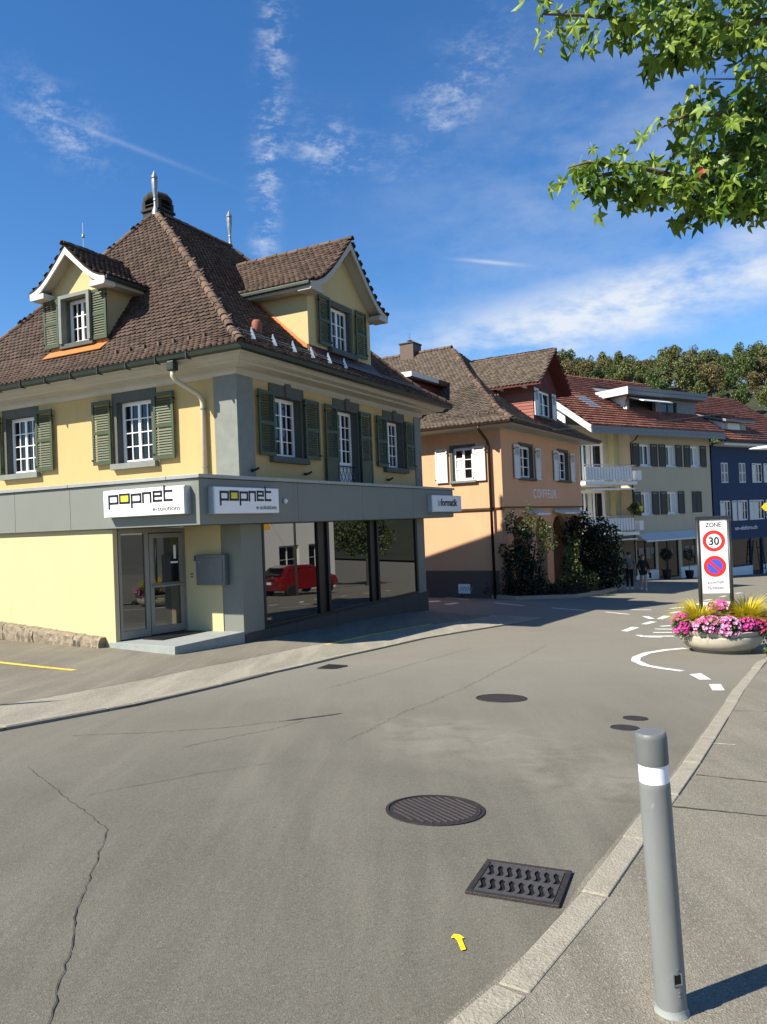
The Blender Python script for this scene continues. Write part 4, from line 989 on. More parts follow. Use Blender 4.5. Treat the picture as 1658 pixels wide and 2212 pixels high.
    MB().tube([tD(a0+.05, .01, y0+1.04), tD(a0+.05, .06, y0+1.04), tD(a1-.05, .06, y0+1.04), tD(a1-.05, .01, y0+1.04)], .018, 8).build('push_bar', 'zinc', leaf)
    MB().box(tD, a1-.30, a1-.12, -.019, -.016, y0+1.5, y0+1.54).box(tD, a1-.22, a1-.16, -.019, -.016, y0+1.6, y0+1.9).build('notice', 'sign_white', leaf)
    MB().box(tD, .02, dl-.02, -.5, -.07, db-.05, dt).build('lobby', 'hole_black', H)
    # wall right of the door, and the corner column
    MB().box(XYZ, -.42, -.20, .24, 1.28, db-.1, f0-.012).build('entrance_wall', 'stucco_pale', H)
    MB().box(XYZ, -.40, .34, -.30, .235, z(-3.80), f0-.012).build('corner_column', 'panel_grey', H, bevel=.01)
    mbx = MB().box(tA, .04, .84, .42, .56, z(-2.34), z(-1.68)).build('mailbox', 'mailbox_grey', H, bevel=.008)
    MB().box(tA, .10, .78, .56, .575, z(-2.27), z(-1.75)).build('mailbox_door', 'mailbox_grey', mbx, bevel=.004); MB().box(tA, .70, .75, .575, .59, z(-1.86), z(-1.82)).build('lock', 'zinc', mbx)
    MB().box(tA, .85, .97, .42, .47, z(-1.82), z(-1.70)).build('intercom', 'panel_dark', H); 
    for q in (-2.12, -2.18): MB().box(tA, 1.06, 1.12, .42, .435, z(q), z(q+.025)).build('bell_button', 'panel_dark', H)
    # shop windows
    gb, gt = z(-3.33), z(-1.06)
    posts = [(.34, .42), (2.62, 3.16), (5.33, 5.84), (8.33, 8.46)]
    fm = MB()
    fm.box(tB, .345, 8.46, .22, .30, gb-.07, gb); fm.box(tB, .345, 8.46, .22, .30, gt, f0-.012)
    for i, (a, b) in enumerate(posts):
        if b-a > .3: fm.box(tB, a, a+.10, .2, .32, gb, gt); fm.box(tB, b-.10, b, .2, .32, gb, gt); fm.box(tB, a+.10, b-.10, .18, .26, gb, gt)
        else: fm.box(tB, a, b, .2, .31, gb, gt)
    sfm = fm.build('shopfront_frame', 'frame_black', H)
    for (a, b), (c, e) in zip(posts, posts[1:]): MB().quad(tB(b, .27, gb), tB(c, .27, gb), tB(c, .27, gt), tB(b, .27, gt)).build('shop_pane', 'shop_glass', sfm, recalc=False)
    MB().box(tB, 8.462, 9.02, -.2, .30, z(-4.2), f0-.012).build('corner_column', 'panel_grey', H)
    MB().box(tB, .3, 9.0, -.5, .18, z(-4.1), f0).box(XYZ, 8.6, 9.0, .45, 9.9, z(-4.1), f0).build('core_wall', 'panel_dark', H)
    u = -.38; 
    while u < 9.0:
        l = min(rnd.uniform(.8, 1.35), 9.06-u); MB().box(tB, u+.004, u+l-.004, .05, .335+rnd.uniform(0, .006), z(-4.3), gb-.071).build('plinth_block', 'granite', H, bevel=.006); u += l
    return H
corner_house()

# ------------------------------------------------------------------ shop signs
def bars(mb, T, segs, st, x0, y0, sc):
    for (xa, ya, xb, yb) in segs:
        xa, xb = sorted((xa, xb)); ya, yb = sorted((ya, yb))
        mb.box(T, x0+xa*sc-st/2, x0+xb*sc+st/2, 0, .006, y0+ya*sc-st/2, y0+yb*sc+st/2)
def popnet(T, parent, w, h):
    sc = .205; st = .045; y0 = h*.50; x = .17
    L = MB(); Y = MB()
    P_ = [(0, -.42, 0, .78), (0, .78, .95, .78), (.95, .05, .95, .78), (0, .05, .95, .05)]
    N_ = [(0, 0, 0, .85), (0, .85, .8, .85), (.8, 0, .8, .85)]
    E_ = [(0, .05, 0, .9), (0, .9, .8, .9), (.8, .5, .8, .9), (0, .5, .8, .5), (0, .05, .8, .05)]
    T_ = [(0, .05, 0, 1.35), (0, .9, .75, .9), (0, .05, .75, .05)]
    O_ = [(0, .05, 1, .05), (0, .85, 1, .85), (0, .05, 0, .85), (1, .05, 1, .85)]
    pos = x; k = (w-.34)/1.76
    for seg, adv in ((P_, 1.22), (O_, 1.28), (P_, 1.22), (N_, 1.12), (E_, 1.12), (T_, 1)):
        s2 = [(a*1.18*k, b, c*1.18*k, d) for a, b, c, d in seg]
        bars(L, T, s2, st, pos, y0, sc)
        if seg is O_: Y.box(T, pos+st/2, pos+1.18*k*sc-st/2, 0, .004, y0+.05*sc+st/2, y0+.85*sc-st/2)
        pos += adv*1.18*k*sc
    L.build('lettering', 'letter_black', parent); Y.build('logo_square', 'letter_yellow', parent)
def shop_sign(loc_local, head, w, h, dep, label, txt, right):
    t = empty('shop_sign', (0, 0, 0), 0, label=label, cat='sign', group='light box signs on the grey fascia')
    Hm = Matrix.Translation((Pc.x, Pc.y, BASE)) @ Matrix.Rotation(rot_for(HEAD), 4, 'Z')
    r = Vector(right); n = r.cross(Vector((0, 0, 1))); m = Matrix.Identity(4)
    for i in range(3): m[i][0] = r[i]; m[i][1] = -n[i]; m[i][2] = (0, 0, 1)[i]; m[i][3] = loc_local[i]
    t.matrix_world = Hm @ m
    T = lambda a, d, z: (a, -d, z)
    MB().box(T, 0, w, -dep, -.02, 0, h).build('box', 'sign_alu', t, bevel=.008)
    MB().box(T, .012, w-.012, -.021, 0, .012, h-.012).build('face', 'sign_white', t, bevel=.004)
    T2 = lambda a, d, z: (a, -d-.0005, z)
    if txt == 'popnet':
        popnet(T2, t, w, h)
        text_mesh('tagline', 'e-solutions', .135, 'letter_black', t, (w-.10, -.003, .085), (1, 0, 0), (0, 0, 1), .003, 'RIGHT', sx=1.2)
    else:
        text_mesh('lettering', 'in', .30, 'letter_grey', t, (.42, -.003, .2), (1, 0, 0), (0, 0, 1), .003, sx=1.0, bold=.008)
        text_mesh('lettering', 'formatik', .32, 'letter_black', t, (.66, -.003, .2), (1, 0, 0), (0, 0, 1), .003, sx=1.22, bold=.010)
    return t
shop_sign((-2.2-.19, 1.60, 3.5-.815), 0, 2.16, .55, .19, 'white light box sign with black popnet lettering on the sunlit fascia', 'popnet', (0, -1, 0))
shop_sign((-1.95, -.76-.17, 3.5-.835), 0, 2.12, .54, .17, 'white popnet light box on the shaded street side fascia', 'popnet', (1, 0, 0))
shop_sign((8.35, -.76-.17, 3.5-.86), 0, 2.42, .54, .17, 'light box reading informatik at the far end of the fascia', 'inf', (1, 0, 0))

# ------------------------------------------------------------------ foliage tools
def rand_dirs(n):
    v = RNG.normal(size=(n, 3)); return v/np.linalg.norm(v, axis=1)[:, None]
def leaf_quads(C, size, up_bias=.3, asp=.55):
    # leaf-shaped (six corner) faces at centres C, returns verts, faces
    n = len(C); d = rand_dirs(n); d[:, 2] -= up_bias; d /= np.linalg.norm(d, axis=1)[:, None]
    s = np.cross(d, rand_dirs(n)); s /= np.linalg.norm(s, axis=1)[:, None]; nn = np.cross(d, s)
    sz = size*RNG.uniform(.65, 1.25, n)[:, None]
    t = [(-.5, 0, 0), (-.15, asp*.5, .06), (.2, asp*.42, .05), (.5, 0, -.06), (.2, -asp*.42, .05), (-.15, -asp*.5, .06)]
    V = np.stack([C + d*a*sz + s*b*sz + nn*c*sz for a, b, c in t], 1).reshape(-1, 3)
    k = (np.arange(n)*6)[:, None]
    return V, np.concatenate([k+np.array([[0, 1, 2, 3]]), k+np.array([[0, 3, 4, 5]])])
def blob_points(blobs, n, shell=.55):
    out = []; tot = sum(b[3]*b[4]*b[5] for b in blobs)
    for x, y, z, rx, ry, rz in blobs:
        m = max(4, int(n*rx*ry*rz/tot)); d = rand_dirs(m); r = RNG.uniform(shell**3, 1, m)**(1/3)
        r *= RNG.uniform(.82, 1.12, m)
        out.append(np.stack([x+d[:, 0]*rx*r, y+d[:, 1]*ry*r, z+d[:, 2]*rz*r], 1))
    return np.concatenate(out)
def shrub(name, loc, blobs, n, size, m, label, cat='shrub', group=None, stems=4, h=1.0):
    t = empty(name, loc, label=label, cat=cat, group=group)
    V, F = leaf_quads(blob_points(blobs, n), size); o = np_mesh('foliage', V, [F], m, t); o['kind'] = 'stuff'
    st = MB()
    for k in range(stems):
        b = blobs[k % len(blobs)]; st.tube([(rnd.uniform(-.1, .1), rnd.uniform(-.1, .1), 0), (b[0]*.5+rnd.uniform(-.1, .1), b[1]*.5, b[2]*.5), (b[0]+rnd.uniform(-.2, .2), b[1]+rnd.uniform(-.2, .2), b[2])], [.035, .025, .01], 5)
    st.build('stem', 'bark', t)
    return t

# ------------------------------------------------------------------ the hairdresser's house
def coiffeur_house():
    Q = Vector((4.714, 30.0, 0)); gz = G(5.5, 30.5)
    H = empty('hairdresser_house', (Q.x, Q.y, 0), rot_for(31.3), label='salmon orange house with brown hip roof, white shutters and COIFFEUR lettering', cat='house')
    bpy.context.view_layer.update(); WM = H.matrix_world.copy()
    z = lambda e: e+EYE
    Wd, Dp = 10.33, 13.0
    hA = [(1.22, 2.12, z(1.58), z(2.92))]
    hB = [(1.98, 3.45, z(1.66), z(3.02)), (6.9, 8.35, z(1.70), z(3.06))]
    wl, rv = facade(tA, 0, Dp, z(.42), z(3.62), hA, .16); w2, r2 = facade(tB, 0, Wd, z(.44), z(3.62), hB, .2)
    wl.add(w2.v, w2.f); rv.add(r2.v, r2.f)
    wl.quad((Wd, 0, z(.42)), (Wd, Dp, z(.42)), (Wd, Dp, z(3.62)), (Wd, 0, z(3.62))); wl.quad((0, Dp, z(.42)), (Wd, Dp, z(.42)), (Wd, Dp, z(3.62)), (0, Dp, z(3.62)))
    wl.quad((0, 0, z(.44)), (Wd, 0, z(.44)), (Wd, .25, z(.44)), (0, .25, z(.44)))
    wl.build('upper_wall', 'orange_wall', H); rv.build('reveal', 'window_stone', H)
    h = hA[0]; wa = window(tA, *h, -.10, H, 1, 3, bar=.03, fw=.06); surround(tA, *h, H, .12, .015, .12, m='window_stone', key=False); sill(tA, h[0]-.15, h[1]+.15, h[2], H, 'stone_grey', h=.09)
    MB().box(tA, h[0]+.50, h[0]+.78, -.125, -.122, h[2]+.1, h[3]-.4).build('curtain', 'curtain', wa)
    for a, b in ((h[0]-.56, h[0]-.03), (h[1]+.22, h[1]+.76)): shutter(tA, a, b, z(1.54), z(2.92), H, m='shutter_white', mid=False, few=z(2.42), d=.05)
    for h in hB:
        window(tB, *h, -.15, H, 1, 3, bar=.03, fw=.06); surround(tB, *h, H, .12, .015, .12, m='window_stone', key=False); sill(tB, h[0]-.2, h[1]+.2, h[2], H, 'window_stone')
        for a, b in ((h[0]-.78, h[0]-.16), (h[1]+.25, h[1]+.88)): shutter(tB, a, b, h[2]-.05, h[3]-.02, H, m='shutter_white', mid=False, few=h[2]+.9, d=.05)
    text_mesh('lettering', 'COIFFEUR', .56, 'letter_white', H, (3.38, -.012, z(.83)), (1, 0, 0), (0, 0, 1), .01, sx=.98, space=1.28)
    # ground floor, set back a little, with arches on the street side
    lw = MB(); d0 = .06
    lw.box(tA, 0, Dp, -.25, -d0, z(-4.2), z(.42))
    lw.build('ground_wall', 'orange_wall', H)
    MB().box(tA, -.03, Dp, -.1, .02, z(.36), z(.44)).box(tB, -.03, Wd+.03, -.1, .025, z(.40), z(.46)).build('string_course', 'copper_brown', H)
    arches = [(1.1, 2.9), (3.75, 5.05), (5.9, 7.9), (8.4, 9.9)]
    gw = MB(); zb, sp = z(-4.2), z(-.62); top = z(.42)
    edges = [0.02]+[q for a in arches for q in a]+[Wd-.02]
    for i in range(0, len(edges), 2): gw.box(tB, edges[i], edges[i+1], -.30, -d0-.002, zb, top)
    for a, b in arches:
        c, r = (a+b)/2, (b-a)/2; n = 12; rz = min(r, .68)
        for k in range(n):
            q0, q1 = math.pi*k/n, math.pi*(k+1)/n
            p0 = (c+r*math.cos(q0), sp+rz*math.sin(q0)); p1 = (c+r*math.cos(q1), sp+rz*math.sin(q1))
            gw.prism([tB(p0[0], -d0-.002, p0[1]), tB(p1[0], -d0-.002, p1[1]), tB(p1[0], -d0-.002, top), tB(p0[0], -d0-.002, top)], [tB(p0[0], -.3, p0[1]), tB(p1[0], -.3, p1[1]), tB(p1[0], -.3, top), tB(p0[0], -.3, top)])
    gw.build('arcade_wall', 'orange_wall', H)
    for i in range(1, len(edges)-1):
        MB().box(tB, edges[i]-.05 if i % 2 else edges[i]-.25, edges[i]+.25 if i % 2 == 0 else edges[i]+.05, -.32, -d0+.05, sp-.10, sp).build('impost', 'stone_grey', H)
    MB().box(tB, .3, Wd-.3, -1.6, -1.5, zb, top).box(XYZ, Wd-.22, Wd-.03, .305, Dp, zb, top).build('arcade_back', 'orange_wall', H)
    for a, b in ((2.35, 3.95), (6.0, 9.6)):
        MB().prism([tB(a, .03, z(.30)), tB(a, .55, z(.16)), tB(a, .55, z(.08)), tB(a, .03, z(.20))], [tB(b, .03, z(.30)), tB(b, .55, z(.16)), tB(b, .55, z(.08)), tB(b, .03, z(.20))]).build('awning', 'awning', H)
    MB().box(tA, -.04, Dp, -.2, -.02, z(-4.2), z(-2.06)).build('plinth', 'chimney_brown', H)
    # eaves
    R2 = (0, Wd, 0, Dp)
    ring_sweep(R2, [(.01, z(3.50)), (.06, z(3.56)), (.70, z(3.60)), (.76, z(3.64)), (.76, z(3.72)), (.3, z(3.78))]).build('cornice', 'trim_cream', H)
    ring_sweep(R2, [(.76, z(3.70)), (.78, z(3.64)), (.83, z(3.62)), (.88, z(3.65)), (.90, z(3.73)), (.88, z(3.72)), (.82, z(3.66)), (.77, z(3.72))]).build('gutter', 'gutter_brown', H)
    MB().tube([tA(.58, .8, z(3.64)), tA(.58, .8, z(3.5)), tA(.5, .2, z(3.1)), tA(.48, .1, z(2.9)), tA(.46, .1, z(-3.4))], .06, 8).build('downpipe', 'gutter_brown', H, smooth=True)
    # roof with flared eaves
    Zs = [z(q) for q in (3.73, 3.98, 4.5, 5.4, 6.6, 8.3)]; U0 = [-.88, -.35, .45, 1.65, 3.15, 5.165]; V0 = [-.88, -.38, .35, 1.4, 2.75, 4.45]
    vs = []
    for k in range(6):
        a, b = U0[k], V0[k]; vs += [(a, b, Zs[k]-.02), (Wd-a, b, Zs[k]-.02), (Wd-a, Dp-b, Zs[k]-.02), (a, Dp-b, Zs[k]-.02)]
    roof = MB().add(vs, [(k*4+j, k*4+(j+1) % 4, (k+1)*4+(j+1) % 4, (k+1)*4+j) for k in range(5) for j in range(4)]).build('roof', 'roof_deck', H)
    tl = Tiles(.18, .15, .020, True, .040)
    fu = lambda q: float(np.interp(q, Zs, U0)); fv = lambda q: float(np.interp(q, Zs, V0))
    tl.add([(U0[k], 0, Zs[k]) for k in range(6)], (0, 1, 0), lambda c: (fv(c.z), Dp-fv(c.z)), keep=lambda p: p.y < 9.5)
    tl.add([(0, V0[k], Zs[k]) for k in range(6)], (1, 0, 0), lambda c: (fu(c.z), Wd-fu(c.z)))
    hip = [(fu(q), fv(q), q+.02) for q in np.linspace(Zs[0], Zs[-1], 12)]
    ridge_tiles(roof, hip, .12, .36); ridge_tiles(roof, [(5.165, 4.45, Zs[-1]+.03), (5.165, 9, Zs[-1]+.03)], .12, .36)
    # street dormer, gabled, dark red
    ac, hw, wd = 5.165, 1.55, .12
    zb, ze, zp = z(4.30), z(5.85), z(7.42)
    hd = (ac-.98, ac+.72, z(4.45), z(5.62))
    dw, dr = facade(tB, ac-hw, ac+hw, zb-.3, ze, [hd], .15, wd)
    dw.quad(tB(ac-hw, wd, ze), tB(ac+hw, wd, ze), tB(ac, wd, zp-.25))
    dmo = dw.build('dormer_wall', 'red_cladding', H); dr.build('reveal', 'window_stone', dmo)
    for sg in (-1, 1):
        rows = 13
        for k in range(rows):
            zz = zb-.3+k*(ze-zb+.3)/rows; z2 = zb-.3+(k+1)*(ze-zb+.3)/rows
            lo, hi = sorted((ac+sg*(hw-.01), ac+sg*(hw+.012+.012*(1))))
            MB().prism([tB(ac+sg*(hw-.02), wd-.01, zz), tB(ac+sg*(hw+.035), wd-.01, zz), tB(ac+sg*(hw+.012), wd-.01, z2+.02), tB(ac+sg*(hw-.02), wd-.01, z2+.02)], [tB(ac+sg*(hw-.02), -3.0, zz), tB(ac+sg*(hw+.035), -3.0, zz), tB(ac+sg*(hw+.012), -3.0, z2+.02), tB(ac+sg*(hw-.02), -3.0, z2+.02)]).build('cheek_board', 'pink_shingle', dmo)
    window(tB, *hd, wd-.1, H, 1, 2, bar=.03, fw=.06)
    def sD(a, d, zz): return tB(a, d+wd, zz)
    shutter(sD, hd[0]-.58, hd[0]-.05, z(4.42), z(5.62), H, m='shutter_white', mid=False, few=z(5.1), d=.03); shutter(sD, hd[1]+.05, hd[1]+.55, z(4.42), z(5.62), H, m='shutter_white', mid=False, few=z(5.1), d=.03)
    MB().box(tB, hd[0]-.1, hd[1]+.1, wd, wd+.12, z(4.34), z(4.44)).build('window_sill', 'window_stone', H)
    X = [0, 2.15]; Zr = [zp, z(5.72)]
    ov = .55; dk = MB()
    for sg in (-1, 1):
        a, b = ac, ac+sg*2.15
        dk.prism([tB(a, wd+ov, zp-.01), tB(b, wd+ov, Zr[1]-.01), tB(b, wd+ov, Zr[1]-.09), tB(a, wd+ov, zp-.09)], [tB(a, -4.4, zp-.01), tB(b, -4.4, Zr[1]-.01), tB(b, -4.4, Zr[1]-.09), tB(a, -4.4, zp-.09)])
        tl.add([Vector(tB(b, 0, Zr[1])), Vector(tB(a, 0, zp))], (0, -1, 0), lambda c: (-4.4, wd+ov-.04))
        for k in range(4):
            q = .3+k*1.1; lo, hi = sorted((ac+sg*1.58, ac+sg*2.1)); MB().box(tB, lo, hi, wd-q-.05, wd-q+.05, Zr[1]-.12+.0, Zr[1]-.02).build('rafter_tail', 'trim_white', H)
    dro = dk.build('dormer_roof', 'red_cladding', H)
    ridge_tiles(dro, [tB(ac, wd+ov+.02, zp+.02), tB(ac, -3.4, zp+.02)], .1, .36)
    # flat roofed dormer on the sunny slope
    MB().box(XYZ, -.25, 3.0, 3.65, 8.4, z(4.2), z(5.84)).build('dormer_wall', 'red_cladding', H)
    MB().box(XYZ, -.29, -.24, 4.8, 6.0, z(4.9), z(5.7)).build('window', 'frame_white', H)
    MB().box(XYZ, -1.0, 2.9, 3.34, 8.7, z(5.86), z(6.08)).build('dormer_roof', 'copper_brown', H)
    MB().box(XYZ, -1.05, 1.35, 3.29, 3.335, z(5.92), z(6.11)).build('fascia_board', 'trim_white', H)
    MB().box(XYZ, 1.36, 2.75, 3.29, 3.335, z(5.90), z(6.10)).build('fascia_board', 'copper_brown', H)  # dark end of the same fascia, its shade put into the colour
    MB().box(XYZ, -1.05, -1.005, 3.34, 8.7, z(5.90), z(6.11)).build('fascia_board', 'trim_white', H)
    # chimney
    MB().box(XYZ, 4.78, 5.62, 6.35, 7.1, z(7.4), z(8.80)).build('chimney', 'chimney_brown', H); MB().box(XYZ, 4.74, 5.66, 6.31, 7.14, z(8.80), z(8.86)).build('chimney_cap', 'chimney_dark', H)
    MB().lathe([(.06, 0), (.06, .15), (.16, .17), (.02, .24)], 8, (5.2, 6.75, z(8.86))).tube([(5.2, 6.75, z(9.0)), (5.2, 6.75, z(9.45))], .01, 4).tube([(5.05, 6.75, z(9.18)), (5.35, 6.75, z(9.18))], .01, 4).build('chimney_vane', 'zinc', H)
    for k in range(26):
        a = rnd.uniform(-.3, 7.5); q = rnd.choice((4.15, 4.6, 5.0)); MB().box(tA, a, a+.06, -fu(z(q))-.0, -fu(z(q))+.09, z(q)+.02, z(q)+.09).build('snow_hook', 'ridge_clay', H)
    tl.finish(roof, 'tile_umber', WM, 300)
coiffeur_house()

# ------------------------------------------------------------------ cream apartment house and blue house farther down
Q3 = Vector((22.38, 52.0, 0)); H3 = 55.7
def far_window(H, T, a0, a1, z0, z1, rev=.18, frame='frame_white', half=True):
    pass
def cream_house():
    H = empty('cream_house', Q3, rot_for(H3), label='beige three storey house with red roof, dark shutters and balconies', cat='house')
    bpy.context.view_layer.update(); WM = H.matrix_world.copy()
    z = lambda e: e+EYE
    g = -4.9
    L_ = -8.4; E_ = -12.7
    up = [(-7.55, -6.5), (-4.9, -3.9), (-2.25, -1.2)]; lo = [(-7.6, -6.55), (-4.95, -3.85), (-2.25, -1.2)]
    holes = [(a, b, z(2.93), z(4.30)) for a, b in up]+[(a, b, z(-.14), z(1.28)) for a, b in lo] + [(-8.2, -6.3, z(-3.6), z(-1.75)), (-6.1, -3.9, z(-4.25), z(-1.75)), (-3.6, -.5, z(-3.6), z(-1.75))]
    wl, rv = facade(tB, L_, 0, z(g), z(5.5), holes, .16)
    wl.quad((L_, 0, z(g)), (L_, 1.3, z(g)), (L_, 1.3, z(5.5)), (L_, 0, z(5.5)))
    wl.build('front_wall', 'cream_wall', H); rv.build('reveal', 'white_wall', H)
    # recessed balcony bay on the left and the sunny gable side
    hb = [(-12.2, -9.4, z(1.95), z(4.45)), (-12.2, -9.4, z(-.85), z(1.5))]
    wb, rb = facade(tB, E_, L_, z(g), z(5.5), hb, .1, -1.3); wb.build('bay_wall', 'cream_wall', H); rb.build('reveal', 'white_wall', H)
    MB().quad((E_, 1.3, z(g)), (E_, 11.0, z(g)), (E_, 11.0, z(5.6)), (E_, 6.0, z(9.6)), (E_, 1.3, z(6.2))).quad((0, 0, z(g)), (0, 11, z(g)), (0, 11, z(5.6)), (0, 5.5, z(9.3)), (0, 0, z(5.6))).build('gable_wall', 'white_wall', H)
    for h in hb:
        window(tB, *h, -1.36, H, 1, 1, fw=.1, sashes=3, gm='glass')
        for a in (h[0]+.35, h[0]+1.3): 
            c = MB(); n = 8; vs = []
            for i in range(n+1): vs += [tB(a+.4*i/n, -1.385+.01*(i % 2), h[2]+.1), tB(a+.4*i/n, -1.385+.01*(i % 2), h[3]-.1)]
            c.add(vs, [(2*i, 2*i+1, 2*i+3, 2*i+2) for i in range(n)]).build('curtain', 'curtain', H)
    for i, h in enumerate(holes[:6]):
        o = window(tB, h[0], h[1], h[2], h[3], -.12, H, 1, 1, sashes=2, fw=.07)
        c = MB().quad(tB(h[0]+.55, -.148, h[2]+.1), tB(h[1]-.08, -.148, h[2]+.1), tB(h[1]-.08, -.148, h[3]-.08), tB(h[0]+.55, -.148, h[3]-.08)) if i in (1, 2, 3, 4) else None
        if c: c.build('blind', 'curtain', o)
        if i == 5:
            shutter(tB, h[0], h[0]+.52, h[2], h[3], H, m='shutter_dark', d=.0, mid=False, few=h[3]-.1, hook=False, slats=False); shutter(tB, h[0]+.53, h[1], h[2], h[3], H, m='shutter_dark', d=.0, mid=False, few=h[3]-.1, hook=False, slats=False)
        else:
            for a, b in ((h[0]-.70, h[0]-.05), (h[1]+.05, h[1]+.70)):
                if b < L_+.1: continue
                shutter(tB, max(a, L_+.02), b, h[2]-.03, h[3]+.03, H, m='shutter_dark', d=.03, mid=False, few=h[3]-.12, hook=False, slats=False)
        sill(tB, h[0]-.1, h[1]+.1, h[2], H, 'trim_white', h=.06, depth=.08)
    # balconies
    for zf, top in ((1.72, 2.90), (-1.32, -.15)):
        MB().box(tB, -13.5, -8.85, -1.3, .75, z(zf), z(zf+.20)).build('balcony_slab', 'balcony_white', H)
        pn = MB().box(tB, -13.45, -9.2, .68, .70, z(zf+.3), z(top-.12)).build('balcony_panel', 'balcony_white', H)
        for k in range(17):
            a = -13.4+k*.26; MB().box(tB, a, a+.018, .70, .725, z(zf+.2), z(top)).build('baluster', 'railing', H)
        MB().tube([tB(-13.5, .72, z(top)), tB(-8.9, .72, z(top))], .03, 6).tube([tB(-8.9, .72, z(top)), tB(-8.9, -1.2, z(top))], .03, 6).build('handrail', 'railing', H)
        bx = MB().box(tB, -8.95, -8.55, .15, .85, z(zf+.28), z(zf+.85)).build('flower_box', 'balcony_white', H)
        MB().box(tB, -12.9, -9.0, .2, .72, z(zf-.28), z(zf-.20)).build('awning_case', 'balcony_white', H)
    MB().box(tB, L_-.5, L_-.02, -1.3, -.9, z(g), z(5.2)).build('bay_pier', 'lemon_wall', H)
    # shop front: awning, glazing, plinth, dark door
    fr = MB()
    for a, b, y0, y1 in [h for h in holes[6:]]:
        fr.box(tB, a, b, -.14, -.06, y0, y0+.08); fr.box(tB, a, b, -.14, -.06, y1-.08, y1); fr.box(tB, a, a+.07, -.14, -.06, y0+.08, y1-.08); fr.box(tB, b-.07, b, -.14, -.06, y0+.08, y1-.08); fr.box(tB, (a+b)/2-.03, (a+b)/2+.03, -.14, -.06, y0+.08, y1-.08)
    sf = fr.build('shop_frame', 'frame_black', H)
    for a, b, y0, y1 in holes[6:]: MB().quad(tB(a+.07, -.1, y0+.08), tB(b-.07, -.1, y0+.08), tB(b-.07, -.1, y1-.08), tB(a+.07, -.1, y1-.08)).build('shop_pane', 'glass', sf)
    for a, y, w_, hh in ((-7.9, -2.7, .5, .5), (-7.2, -2.9, .45, .7), (-6.7, -2.6, .3, .4), (-3.1, -3.1, .4, .8), (-2.4, -3.0, .35, .7), (-1.4, -3.3, .5, .4), (-4.6, -2.7, .14, .3)):
        MB().box(tB, a, a+w_, -.098, -.09, z(y), z(y+hh)).build('window_poster', 'grey_board', sf)
    for a, b in ((-8.35, -5.2), (-5.15, -.1)): MB().prism([tB(a, .02, z(-1.28)), tB(a, .9, z(-1.72)), tB(a, .9, z(-1.80)), tB(a, .02, z(-1.36))], [tB(b, .02, z(-1.28)), tB(b, .9, z(-1.72)), tB(b, .9, z(-1.80)), tB(b, .02, z(-1.36))]).build('awning', 'awning', H)
    MB().box(tB, L_, -6.15, 0.0, .04, z(g), z(-3.66)).build('plinth', 'white_wall', H); MB().box(tB, -3.85, 0.0, 0.0, .04, z(g), z(-3.66)).build('plinth', 'white_wall', H)
    # roof
    e0, ez, rv_, rz = -.95, 5.18, 5.2, 9.40
    roof = MB().prism([(E_-.35, e0, z(ez)), (E_-.35, rv_, z(rz)), (E_-.35, 11.4, z(ez)), (E_-.35, 11.4, z(ez-.22)), (E_-.35, rv_, z(rz-.22)), (E_-.35, e0, z(ez-.22))], [(.35, e0, z(ez)), (.35, rv_, z(rz)), (.35, 11.4, z(ez)), (.35, 11.4, z(ez-.22)), (.35, rv_, z(rz-.22)), (.35, e0, z(ez-.22))]).build('roof', 'grey_board', H)
    tl = Tiles(.30, .34, .03, False, .075)
    tl.add([(0, e0-.06, z(ez)), (0, rv_, z(rz+.02))], (1, 0, 0), lambda c: (E_-.3, .3), keep=lambda p: not (-7.3 < p.x < .5 and 1.1 < p.y < 3.9))
    ridge_tiles(roof, [(E_-.35, rv_, z(rz+.03)), (.3, rv_, z(rz+.03))], .12, .40, m='tile_red')
    MB().prism([(E_-.42, e0-.05, z(ez-.02)), (E_-.42, rv_, z(rz)), (E_-.42, rv_, z(rz-.42)), (E_-.42, e0-.05, z(ez-.44))], [(E_-.36, e0-.05, z(ez-.02)), (E_-.36, rv_, z(rz)), (E_-.36, rv_, z(rz-.42)), (E_-.36, e0-.05, z(ez-.44))]).build('bargeboard', 'trim_white', H)
    for k in range(2): MB().box(XYZ, E_-.36, .34, e0-.07+.012*k, e0-.02, z(ez-.46+.22*k), z(ez-.245+.22*k)).build('eave_board', 'grey_board', H)
    MB().tube([(-8.7, e0+.1, z(4.75)), (-8.7, e0+.3, z(4.5)), (-8.45, -.08, z(4.35)), (-8.45, -.08, z(-3.9))], .05, 6).build('downpipe', 'gutter_brown', H)
    # skylight
    def rs(v): return ez+(rz-ez)*(v-e0)/(rv_-e0)
    MB().prism([(-10.6, 1.0, z(rs(1.0)+.12)), (-9.6, 1.0, z(rs(1.0)+.12)), (-9.6, 2.3, z(rs(2.3)+.12)), (-10.6, 2.3, z(rs(2.3)+.12))], [(-10.6, 1.0, z(rs(1.0)-.1)), (-9.6, 1.0, z(rs(1.0)-.1)), (-9.6, 2.3, z(rs(2.3)-.1)), (-10.6, 2.3, z(rs(2.3)-.1))]).build('skylight_frame', 'grey_board', H)
    MB().quad((-10.5, 1.1, z(rs(1.1)+.125)), (-9.7, 1.1, z(rs(1.1)+.125)), (-9.7, 2.2, z(rs(2.2)+.125)), (-10.5, 2.2, z(rs(2.2)+.125))).build('skylight_pane', 'glass_blue', H)
    # wide flat dormer with loggia
    f = -1.0
    hd = [(-7.0, -4.3, z(6.2), z(7.5)), (-3.7, -2.0, z(6.5), z(7.35))]
    dw, dr = facade(tB, -7.25, .1, z(5.9), z(7.5), hd, .25, f)
    dw.build('dormer_wall', 'grey_board', H); dr.build('reveal', 'grey_board', H)
